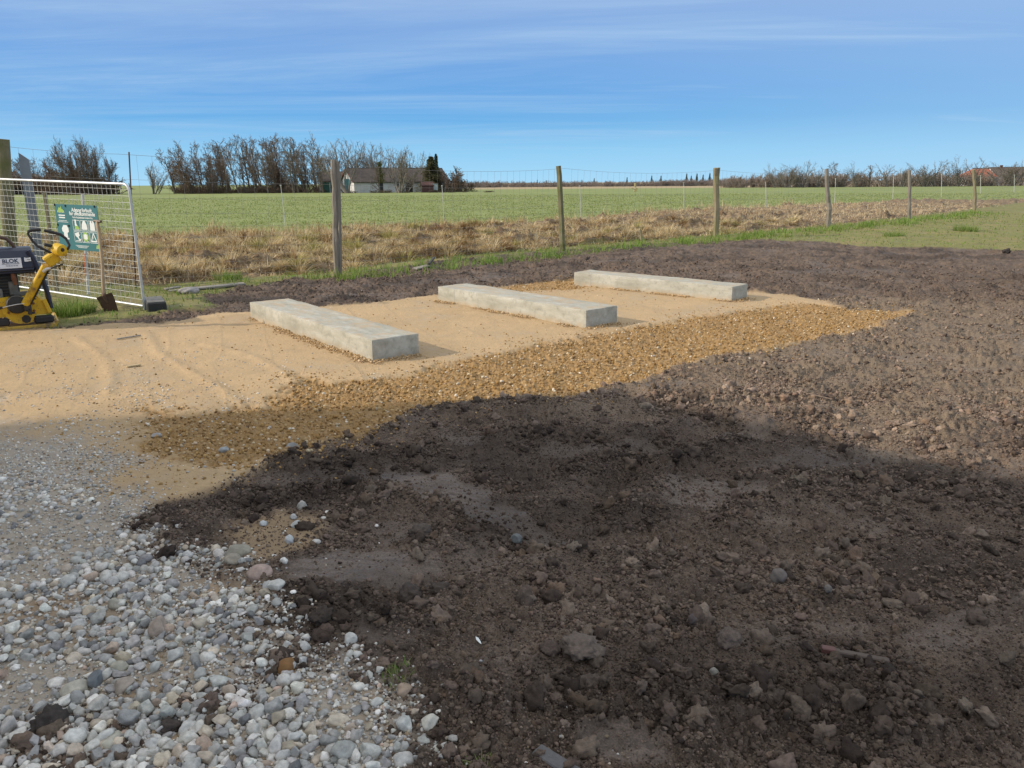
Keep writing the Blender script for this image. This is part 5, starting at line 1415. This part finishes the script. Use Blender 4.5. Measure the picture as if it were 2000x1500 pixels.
def grow(seed, P):
    """P: level lists - segments, wobble, lift, children, child angle, length ratio, thickness, first child; returns trunk and crown tubes"""
    r = np.random.default_rng(seed); trunk, crown = [], []
    wind = np.array(P.get('wind', (0, 0, 0.)))
    def go(p, d, L, rad, lv):
        n = P['seg'][lv]; pts = [p]; dd = d.copy()
        for i in range(n):
            dd = dd + r.normal(0, P['wob'][lv], 3) + np.array([0, 0, P['lift'][lv]]) + wind * P['wk'][lv]
            dd /= np.linalg.norm(dd); pts.append(pts[-1] + dd * L / n)
        pts = np.array(pts); q = np.linspace(0, 1, n + 1)
        rr = np.maximum(rad * (1 - P['taper'][lv] * q), P['rmin'])
        (trunk if lv < P['tl'] else crown).append((pts, rr, (6, 5, 3, 3, 3)[lv], P['col'][lv] * r.uniform(.85, 1.15)))
        if lv + 1 < len(P['seg']):
            for c in range(P['kids'][lv]):
                t = P['t0'][lv] + (1 - P['t0'][lv]) * ((c + r.random()) / P['kids'][lv])
                x = t * n; i = min(int(x), n - 1); pos = pts[i] * (1 - x + i) + pts[i + 1] * (x - i)
                ax = pts[i + 1] - pts[i]; ax /= np.linalg.norm(ax)
                s = np.cross(ax, r.normal(size=3)); s /= np.linalg.norm(s) + 1e-9
                an = P['ang'][lv] * r.uniform(.65, 1.3); nd = ax * math.cos(an) + s * math.sin(an)
                go(pos, nd, L * P['ratio'][lv] * r.uniform(.6, 1.15) * (1 - P['top'][lv] * t), max(rad * (1 - P['taper'][lv] * t) * P['thin'][lv], P['rmin']), lv + 1)
    for s in range(P.get('stems', 1)):
        a = r.uniform(0, 6.28); sp_ = P.get('spread', 0) * r.uniform(.3, 1)
        d0 = np.array([math.cos(a) * sp_, math.sin(a) * sp_, 1]) + np.array(P.get('lean', (0, 0, 0)))
        go(np.array([math.cos(a), math.sin(a), 0]) * .1 * (P.get('stems', 1) > 1) + np.array([0, 0, -.3]), d0 / np.linalg.norm(d0), P['H'] * r.uniform(.85, 1.05), P['r'] * (1 if s == 0 else r.uniform(.5, .95)), 0)
    return trunk, crown
K = lambda *c: np.array(c)
GREY = [K(.14, .12, .095), K(.135, .115, .09), K(.165, .138, .108), K(.19, .155, .12), K(.20, .16, .125)]
RED = [K(.11, .095, .078), K(.125, .10, .08), K(.155, .118, .09), K(.18, .13, .097), K(.19, .137, .10)]
PALE = [K(.17, .155, .13), K(.17, .155, .13), K(.20, .178, .148), K(.22, .195, .16), K(.23, .20, .165)]
def P_tall(**k):
    d = dict(H=.72, r=.017, seg=[9, 5, 4, 3, 2], wob=[.05, .12, .16, .2, .2], lift=[.01, .10, .07, .05, .02], wk=[.25, .6, .8, .8, .5], kids=[12, 5, 5, 3], t0=[.46, .25, .15, .1], ang=[.62, .65, .7, .7],
             ratio=[.30, .55, .55, .55], top=[.25, .3, .2, .2], taper=[.72, .75, .7, .6, .4], thin=[.5, .55, .6, .7], rmin=.0011, tl=1, col=GREY, lean=(-.10, 0, 0), wind=(-.04, 0, 0)); d.update(k); return d
def P_fan(**k):
    d = dict(H=.34, r=.022, seg=[4, 6, 4, 3, 2], wob=[.04, .08, .12, .15, .2], lift=[.02, .05, .05, .05, .05], wk=[0, .2, .2, .2, .2], kids=[9, 7, 6, 3], t0=[.55, .3, .2, .1], ang=[.55, .45, .5, .5],
             ratio=[1.55, .5, .5, .5], top=[.0, .35, .2, .2], taper=[.35, .7, .7, .6, .4], thin=[.55, .5, .55, .6], rmin=.0011, tl=2, col=PALE); d.update(k); return d
def P_bush(**k):
    d = dict(H=.62, r=.013, stems=7, spread=.6, seg=[6, 5, 4, 3, 2], wob=[.08, .12, .16, .2, .2], lift=[.05, .06, .05, .03, .0], wk=[.2, .7, 1., 1., 1.], kids=[9, 7, 6, 4], t0=[.15, .15, .1, .1], ang=[.6, .6, .6, .6],
             ratio=[.62, .6, .55, .55], top=[.3, .3, .2, .2], taper=[.7, .7, .7, .6, .4], thin=[.55, .6, .6, .7], rmin=.0012, tl=1, col=RED, wind=(-.05, 0, 0)); d.update(k); return d
def variant(name, seeds, P):
    out = []
    for s in seeds:
        t_, c_ = grow(s, P)
        zmax = float(np.percentile(np.concatenate([p[0][-1:, 2] for p in c_]), 99.75))
        sc = 1 / zmax
        t_ = [(p * sc, r * sc, n, c) for p, r, n, c in t_]; c_ = [(p * sc, r * sc, n, c) for p, r, n, c in c_]
        out.append((tubes_to_mesh('trunk', t_, BARK), tubes_to_mesh('crown', c_, BARK)))
    return out
TALL = variant('tall', [1, 2, 3, 4, 5], P_tall()) + variant('tall', [6], P_tall(lean=(-.3, 0, 0)))
TALLR = variant('tallr', [11, 12], P_tall(col=RED, kids=[16, 6, 6, 3], t0=[.25, .2, .15, .1]))
FAN = variant('fan', [21, 22, 23], P_fan())
DOME = variant('dome', [36], P_bush(stems=9, spread=.85, H=.66, wind=(-.015, 0, 0), kids=[11, 8, 7, 4], rmin=.0010, ang=[.5, .5, .55, .6], lift=[.06, .08, .07, .05, .03], wob=[.06, .09, .12, .15, .2], col=[k * .95 for k in RED]))
CURV = variant('curved', [26, 27, 28], P_fan(H=.55, kids=[9, 5, 5, 3], t0=[.5, .3, .2, .1], ang=[.45, .45, .5, .5], ratio=[.7, .5, .5, .5], lean=(-.22, 0, 0), wob=[.10, .12, .14, .15, .2], wind=(-.03, 0, 0)))
BUSH = variant('bush', [31, 32], P_bush()) + variant('bush', [33], P_bush(stems=11, spread=.75, wind=(-.11, 0, 0)))
SHRUB = variant('shrub', [41, 42], P_bush(H=.6, stems=9, spread=.5, kids=[6, 6, 4, 2], wind=(-.01, 0, 0), rmin=.004))
def conifer(seed, dark, n=9000, w=.30, ragged=.3):
    r = np.random.default_rng(seed)
    z = r.random(n) ** .8; a = r.uniform(0, 6.28, n)
    lobe = .72 + ragged * np.sin(a * 3 + 5 * z + seed) * np.sin(z * 19 + a) + .15 * np.sin(a * 7 + z * 31)
    rr = (1 - z) ** .75 * w * lobe * (r.random(n) ** .4) + .006
    p = np.stack([rr * np.cos(a), rr * np.sin(a), .03 + .97 * z - .10 * rr], 1)
    s = r.uniform(.006, .017, n)[:, None, None]
    V = (p[:, None] + r.normal(0, 1, (n, 3, 3)) * s * np.array([1, 1, .7])).reshape(-1, 3)
    C = np.repeat(dark[None] * r.uniform(.55, 1.45, (n, 1)) * (.8 + .4 * lobe[:, None]), 3, 0)
    tm = tubes_to_mesh('trunk', [(np.array([[0, 0, -.03], [0, 0, .5], [.005, 0, .97]]), [.022, .014, .003], 6, K(.07, .055, .04))], BARK)
    return tm, tri_mesh('crown', V, np.arange(3 * n).reshape(-1, 3), M_BLADE, C, False)
CONI = [conifer(51, K(.125, .12, .06), 9000, .26, .4), conifer(52, K(.05, .07, .042), 5000, .2)]
def put_tree(name, var, px, dist, ytop, label, cat='tree', group=None, sx=1.0, rz=None, tint=None):
    b0 = D(px, dist); h = ZAT(ytop, dist, px)
    e = empty(name, b0, random.uniform(-.5, .5) if rz is None else rz); e.scale = (h * sx, h * sx, h)
    link('trunk', var[0], e); link('crown', var[1], e)
    tag(e, label, cat, group); return e

put_tree('bushy_tree', DOME[0], 184, 150, 272, 'broad bare wind-swept tree behind the mesh panel, many fanning stems', sx=.62, rz=.8)
put_tree('bare_tree', BUSH[0], 52, 165, 289, 'bare tree behind the mossy corner post', sx=1.0)
put_tree('bare_shrub', BUSH[1], 92, 160, 330, 'low reddish shrub between corner post and broad bare tree', 'shrub', sx=1.6)
put_tree('bare_shrub', SHRUB[0], 134, 158, 322, 'grey shrub leaning against the broad bare tree behind the panel', 'shrub', sx=1.0)
put_tree('bare_shrub', SHRUB[1], 18, 158, 338, 'brown shrub at the left margin behind the corner post', 'shrub', sx=1.8)
put_tree('small_tree', FAN[1], 301, 150, 318, 'small lone bare tree with low branches between the panel and the grove', sx=.85)
put_tree('leaning_tree', TALL[5], 356, 152, 289, 'slanting bare tree at the outer end of the grove', rz=0, sx=.9)
put_tree('reddish_tree', BUSH[0], 400, 150, 284, 'reddish brown bushy tree near outer end of the grove', sx=.85, rz=0)
put_tree('reddish_tree', TALLR[1], 372, 155, 290, 'reddish slender tree beside the bushy one in the grove', sx=1.2)
put_tree('reddish_tree', BUSH[1], 578, 156, 298, 'rusty brown bushy crown in middle of the grove', sx=.9)
xs = [384, 412, 430, 445, 452, 466, 478, 489, 497, 508, 515, 527, 534, 546, 556, 563, 571, 583, 592, 600, 612, 619, 630, 640, 424, 461, 521, 589, 607, 634]
ys = [287, 280, 283, 288, 276, 279, 277, 284, 268, 282, 277, 270, 283, 274, 266, 279, 267, 276, 273, 285, 272, 281, 277, 284, 300, 300, 298, 300, 300, 298]
for i, (x, y) in enumerate(zip(xs, ys)):
    put_tree('grove_tree', TALL[i % 5], x, 148 + (i * 37 % 17), y - 6, 'slender bare tree leaning among its like in the dense grove beside the farm', group='slender bare trees of the grove', rz=random.uniform(-.4, .4), sx=random.uniform(.68, .95))
put_tree('ash_tree', FAN[0], 655, 158, 261, 'tall bare tree with round fan crown rising behind the split grey post', sx=1.05)
rowx = [(684, 270, CURV[0]), (702, 268, CURV[1]), (716, 272, CURV[2]), (733, 278, CURV[0]), (746, 282, FAN[2]), (760, 281, CURV[1]), (782, 287, FAN[1]), (796, 290, CURV[2]), (808, 294, CURV[0]), (822, 297, FAN[2])]
for i, (x, y, vv) in enumerate(rowx):
    put_tree('roadside_tree', vv, x, 141 if i in (1, 6) else 160, y, 'bare curved tree in the row standing over the long farmhouse roof', group='bare trees in the row over the farmhouse', sx=random.uniform(.8, 1.0), rz=random.uniform(-.3, .3))
e = put_tree('ivy_tree', TALL[2], 752, 143, 296, 'bare tree wrapped in yellowish ivy before the farmhouse roof', rz=0)
r_ = np.random.default_rng(77); n = 420; z = .25 + .5 * r_.random(n)
base_ = np.stack([-.12 * z + r_.normal(0, .035, n) * (1.3 - z), r_.normal(0, .035, n), z], 1)
V = (base_[:, None] + r_.normal(0, .018, (n, 3, 3))).reshape(-1, 3)
link('ivy', tri_mesh('ivy', V, np.arange(3 * n).reshape(-1, 3), M_BLADE, np.repeat(palette(n, [(.12, .13, .04), (.16, .15, .05)], [.5, .5]), 3, 0), False), e)
put_tree('conifer', CONI[0], 846, 150, 306, 'dense olive-green evergreen at the end of the farmhouse', sx=1.9)
put_tree('conifer', CONI[1], 856, 153, 301, 'dark pointed spruce tip close behind the olive evergreen', sx=.95)
put_tree('bare_shrub', SHRUB[0], 880, 150, 326, 'bare grey shrub right of the evergreen at the farm end', 'shrub', sx=1.0)
put_tree('bare_shrub', SHRUB[1], 905, 152, 352, 'low dark shrub beyond the evergreen, lowest at the farm end', 'shrub', sx=1.5)

def mass(name, spec, label=None):
    """one mass of bare bushes: (px, dist, ytop, width factor, variant, tint)"""
    V, Fc, C = [], [], []; k = 0
    for (px, dist, yt, sx, vi, tint) in spec:
        for me in vi:
            co = np.empty(len(me.vertices) * 3, np.float32); me.vertices.foreach_get('co', co); co = co.reshape(-1, 3)
            fi = np.empty(len(me.polygons) * 3, np.int32); me.loops.foreach_get('vertex_index', fi)
            cc = np.empty(len(me.vertices) * 4, np.float32); me.attributes['Col'].data.foreach_get('color', cc)
            b0 = D(px, dist); h = ZAT(yt, dist, px); a = random.uniform(0, 6.28); ca, sa = math.cos(a), math.sin(a)
            v = np.stack([(co[:, 0] * ca - co[:, 1] * sa) * h * sx, (co[:, 0] * sa + co[:, 1] * ca) * h * sx, co[:, 2] * h], 1) + b0
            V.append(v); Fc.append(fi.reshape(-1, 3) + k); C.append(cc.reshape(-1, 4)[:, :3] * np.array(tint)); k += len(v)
    return tag(link(name, tri_mesh(name, np.concatenate(V), np.concatenate(Fc), BARK, np.concatenate(C), False)), kind='stuff')
TINY = variant('tiny', [61, 62, 63], P_bush(H=.6, stems=6, spread=.45, seg=[4, 3, 2], kids=[6, 6], wind=(0, 0, 0), rmin=.006, r=.012, wob=[.08, .12, .16], lift=[.06] * 3, t0=[.1, .1], ang=[.6] * 2, ratio=[.6] * 2, top=[.3] * 2, taper=[.6] * 3, thin=[.6] * 2, wk=[0] * 3, col=RED))
sp_l = []
for i in range(70):
    x = random.uniform(348, 665); sp_l.append((x, random.uniform(150, 164), random.uniform(357, 369), random.uniform(1.2, 2.2), TINY[i % 3], (1.1, 1.05, 1.0)))
for i in range(26):
    x = random.uniform(-60, 232); sp_l.append((x, random.uniform(152, 164), random.uniform(335, 352), random.uniform(.9, 1.6), TINY[i % 3], (1.15, 1.05, .95)))
for i in range(16): sp_l.append((random.uniform(690, 960), random.uniform(141, 143), random.uniform(369, 373), random.uniform(2, 4), TINY[i % 3], (.9, .9, .8)))
mass('undergrowth', sp_l)
sp_r = []
for i in range(105):
    x = random.uniform(1415, 2150); t = min(1, (x - 1400) / 120); y = 351 - 14 * t + random.uniform(-5, 6)
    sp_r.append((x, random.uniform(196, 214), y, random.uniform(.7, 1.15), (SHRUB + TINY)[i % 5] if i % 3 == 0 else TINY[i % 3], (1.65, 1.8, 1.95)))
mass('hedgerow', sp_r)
sp_w = []
for i in range(330):
    x = random.uniform(870, 1480); y = 354.5 - 5 * min(1, max(0, (x - 1230) / 150)) + random.uniform(-3, 3)
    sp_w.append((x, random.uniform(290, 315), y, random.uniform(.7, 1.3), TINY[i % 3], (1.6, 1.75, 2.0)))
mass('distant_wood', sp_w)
for px, y in ((1052, 351), (1070, 352), (1139, 351), (1163, 348), (1227, 346), (1275, 343), (1293, 343), (1343, 339), (1352, 343), (1363, 339), (1375, 341), (1388, 338), (1399, 341)):
    put_tree('spruce', CONI[1], px, 318, y, 'small dark spruce standing above the distant brown wood', group='spruces above the distant wood', sx=1.0)
for px, y, vv, lb in ((1516, 322, FAN[0], 'bare tree in the hedge left of the big round-crowned one'), (1541, 325, FAN[1], 'squat bare tree in the hedge, next to the big round-crowned one'), (1572, 317, FAN[2], 'wide round-crowned bare tree in the hedge, left of a thin fence post'),
        (1601, 327, CURV[0], 'thin bare tree in the hedge close before a fence post'), (1649, 318, TALL[1], 'narrow upright bare tree in the hedge, just right of a fence post'), (1673, 319, FAN[0], 'fan-crowned bare tree in the hedge, half way between two fence posts'),
        (1702, 325, TALL[3], 'spindly bare tree in the hedge, between fan-crowned tree and thin post'), (1742, 322, CURV[2], 'crooked bare tree in the hedge, left of the thin fence post'), (1764, 328, FAN[1], 'low bare tree in the hedge touching the thin fence post'),
        (1813, 315, FAN[2], 'bare tree in the hedge standing alone right of the thin fence post'), (1842, 323, CURV[1], 'bare tree in the hedge between the lone one and the tall pair'), (1873, 307, FAN[0], 'tallest bare tree in the hedge, left of the red roof'),
        (1908, 309, CURV[0], 'tall bare tree in front of the red roof, behind the last post'), (1962, 320, FAN[1], 'bare tree before the dark end of the red-roofed house'), (1984, 313, FAN[2], 'dense bare tree near the right margin beside the red-roofed house')):
    put_tree('hedge_tree', vv, px, 193, y - 3, lb, sx=1.25)

# ------------------------------------------------------------------ farm
M_LIME = simple('limewash', (.62, .61, .62), (.50, .49, .49), .9, .9, bump=.1, bscale=6)
M_THATCH = simple('brown_roof', (.115, .091, .076), (.072, .058, .05), 1.2, .95, bump=.4, bscale=5, stretch=(1, 1, 2.5))
M_TEAL = simple('teal_doors', (.035, .14, .17), (.03, .11, .14), 2, .6)
M_GREEN = simple('green_doors', (.02, .085, .06), (.02, .065, .05), 2, .6)
M_DARKW = simple('dark_opening', (.02, .02, .022), (.03, .03, .03), 2, .4)
M_RED = simple('red_brick', (.11, .05, .04), (.08, .04, .034), 2, .85)
def house(name, px, dist, ang, L, Wd, eave, ridge, wall, roof, label, hip=0.0, ov=.25, rgt=.0):
    """px is the near gable corner; long axis leaves it at ang; gable runs away from the camera"""
    p = D(px, dist); e = empty(name, p, ang)
    mb = MB(); h = Wd / 2
    if hip <= 0:
        mb.add([(0, 0, -.3), (0, Wd, -.3), (0, Wd, eave), (0, h, ridge - .06), (0, 0, eave), (L, 0, -.3), (L, Wd, -.3), (L, Wd, eave), (L, h, ridge - .06), (L, 0, eave)],
               [(0, 1, 2, 3, 4), (9, 8, 7, 6, 5), (0, 4, 9, 5), (1, 6, 7, 2)])
    else: mb.box((L / 2, h, eave / 2 - .15), (L, Wd, eave + .3))
    wl_ = mb.build('wall', wall, e)
    mb = MB(); sl = (ridge - eave) / h
    a0, a1 = -ov, L + ov
    if hip <= 0:
        for sg in (0, 1):
            y0 = -ov if sg == 0 else Wd + ov; z0_ = eave - sl * ov
            q = [(a0, y0, z0_), (a1, y0, z0_), (a1, h, ridge), (a0, h, ridge)]; t = .16
            mb.add(q + [(x, y, z + t) for x, y, z in q], [(0, 1, 2, 3), (7, 6, 5, 4), (0, 4, 5, 1), (1, 5, 6, 2), (2, 6, 7, 3), (3, 7, 4, 0)])
    else:
        z0_ = eave - sl * ov
        mb.add([(a0, -ov, z0_), (a1, -ov, z0_), (a1, Wd + ov, z0_), (a0, Wd + ov, z0_), (hip, h, ridge), (L - hip * .2, h, ridge)], [(0, 1, 5, 4), (1, 2, 5), (2, 3, 4, 5), (3, 0, 4), (3, 2, 1, 0)])
    rf = mb.build('roof', roof, e)
    mb = MB(); mb.tube([(max(a0, hip), h, ridge + .12), (a1 - hip * .2, h, ridge + .12)], .11, 6); mb.build('ridge_cap', M_DARKW if hip > 0 else M_THATCH, rf)
    tag(e, label, 'house'); return e, wl_, rf
fh, fw, fr_ = house('farmhouse', 695, 146, math.radians(31), 19.5, 7.0, 1.95, 4.35, M_LIME, M_THATCH, 'long white farmhouse under a brown roof, bare trees around it')
def opening(par, x, y, z, w, h, mat, name, side='front', sub=None):
    mb = MB()
    if side == 'front': mb.box((x, -.03, z), (w, .08, h))
    else: mb.box((-.03, y, z), (.08, w, h))
    return mb.build(name, mat, par)
M_RAKE = simple('rake_board', (.14, .06, .04), (.10, .05, .04), 3, .8)
mb = MB(); a = math.atan2(2.4, 3.5); LL = math.hypot(3.75, 2.55)
for sg in (-1, 1): mb.box((-.30, 3.5 + sg * 1.85, 3.13), (.06, LL, .22), Matrix.Rotation(-sg * a, 3, 'X'))
mb.build('rake_board', M_RAKE, fr_)
for k, yy in enumerate((3.0, 4.45)): dr = opening(fh, 0, yy, 1.25, 1.4, 2.5, M_TEAL, 'door', 'side')
for x, w, h, z, mt, nm in ((5.2, .9, 2.0, .9, M_DARKW, 'door'), (8.6, 1.0, .8, 1.25, M_DARKW, 'window'), (10.9, 1.5, 1.8, .9, M_DARKW, 'door'), (14.0, .9, .8, 1.25, M_DARKW, 'window')):
    o = opening(fh, x, 0, z, w, h, mt, nm)
    if nm == 'window':
        mb = MB()
        for (cx_, cz2, sx_, sz_) in ((x, z + h / 2, w + .1, .08), (x, z - h / 2, w + .1, .08), (x - w / 2, z, .08, h), (x + w / 2, z, .08, h), (x, z, .06, h)): mb.box((cx_, -.085, cz2), (sx_, .03, sz_))
        mb.build('frame', M_LIME, o)
ob, ow, orf = house('outbuilding', 628, 151, math.radians(8), 4.9, 5.0, 2.15, 3.75, M_LIME, M_THATCH, 'small white outbuilding with green doors beside the farmhouse gable')
for x in (1.1, 2.7): opening(ob, x, 0, .95, 1.45, 1.9, M_GREEN, 'door')
mb = MB(); mb.box((2.45, -.3, 2.08), (5.2, .06, .10)); mb.build('gutter', M_RED, orf)
rs_, _, _ = house('brick_shed', 827, 144, math.radians(10), 2.1, 2.5, 1.15, 1.75, M_RED, M_RED, 'low red-brown brick shed under the evergreen at the farm end', ov=.1)
mb = MB(); mb.box((0, 0, .55), (1.1, 1.0, 1.1), bev=.05); mb.box((0, 0, 1.13), (1.2, 1.1, .08)); p = D(852, 145); o = mb.build('pale_tank', simple('pale_tank', (.4, .46, .46), (.33, .38, .38), 2, .6)); o.location = tuple(p); o.location.z = .35
tag(o, 'pale blue-grey tank box right of the brick shed under the evergreen', 'tank')
rh, rw, rrf = house('red_roof_house', 1893, 218, math.radians(-3), 7.2, 7, 2.5, 4.5, M_LIME, simple('orange_tiles', (.42, .12, .065), (.30, .09, .055), 1.5, .8), 'white house with orange-red hipped tile roof behind the hedge at the right margin', hip=2.4)
for x in (2.2, 4.6): opening(rh, x, 0, 1.5, .9, 1.0, M_DARKW, 'window')
lh, lw, lrf = house('long_house', 1947, 220, math.radians(-3), 20, 8, 2.6, 4.75, M_LIME, M_THATCH, 'long pale house with dark brown roof adjoining the red-roofed house behind the hedge')
for x in (3, 7, 11, 15): opening(lh, x, 0, 1.5, .9, 1.0, M_DARKW, 'window')
mb = MB(); mb.box((3, 4, 4.9), (.6, .6, 1.1)); mb.build('chimney', M_RED, lrf)
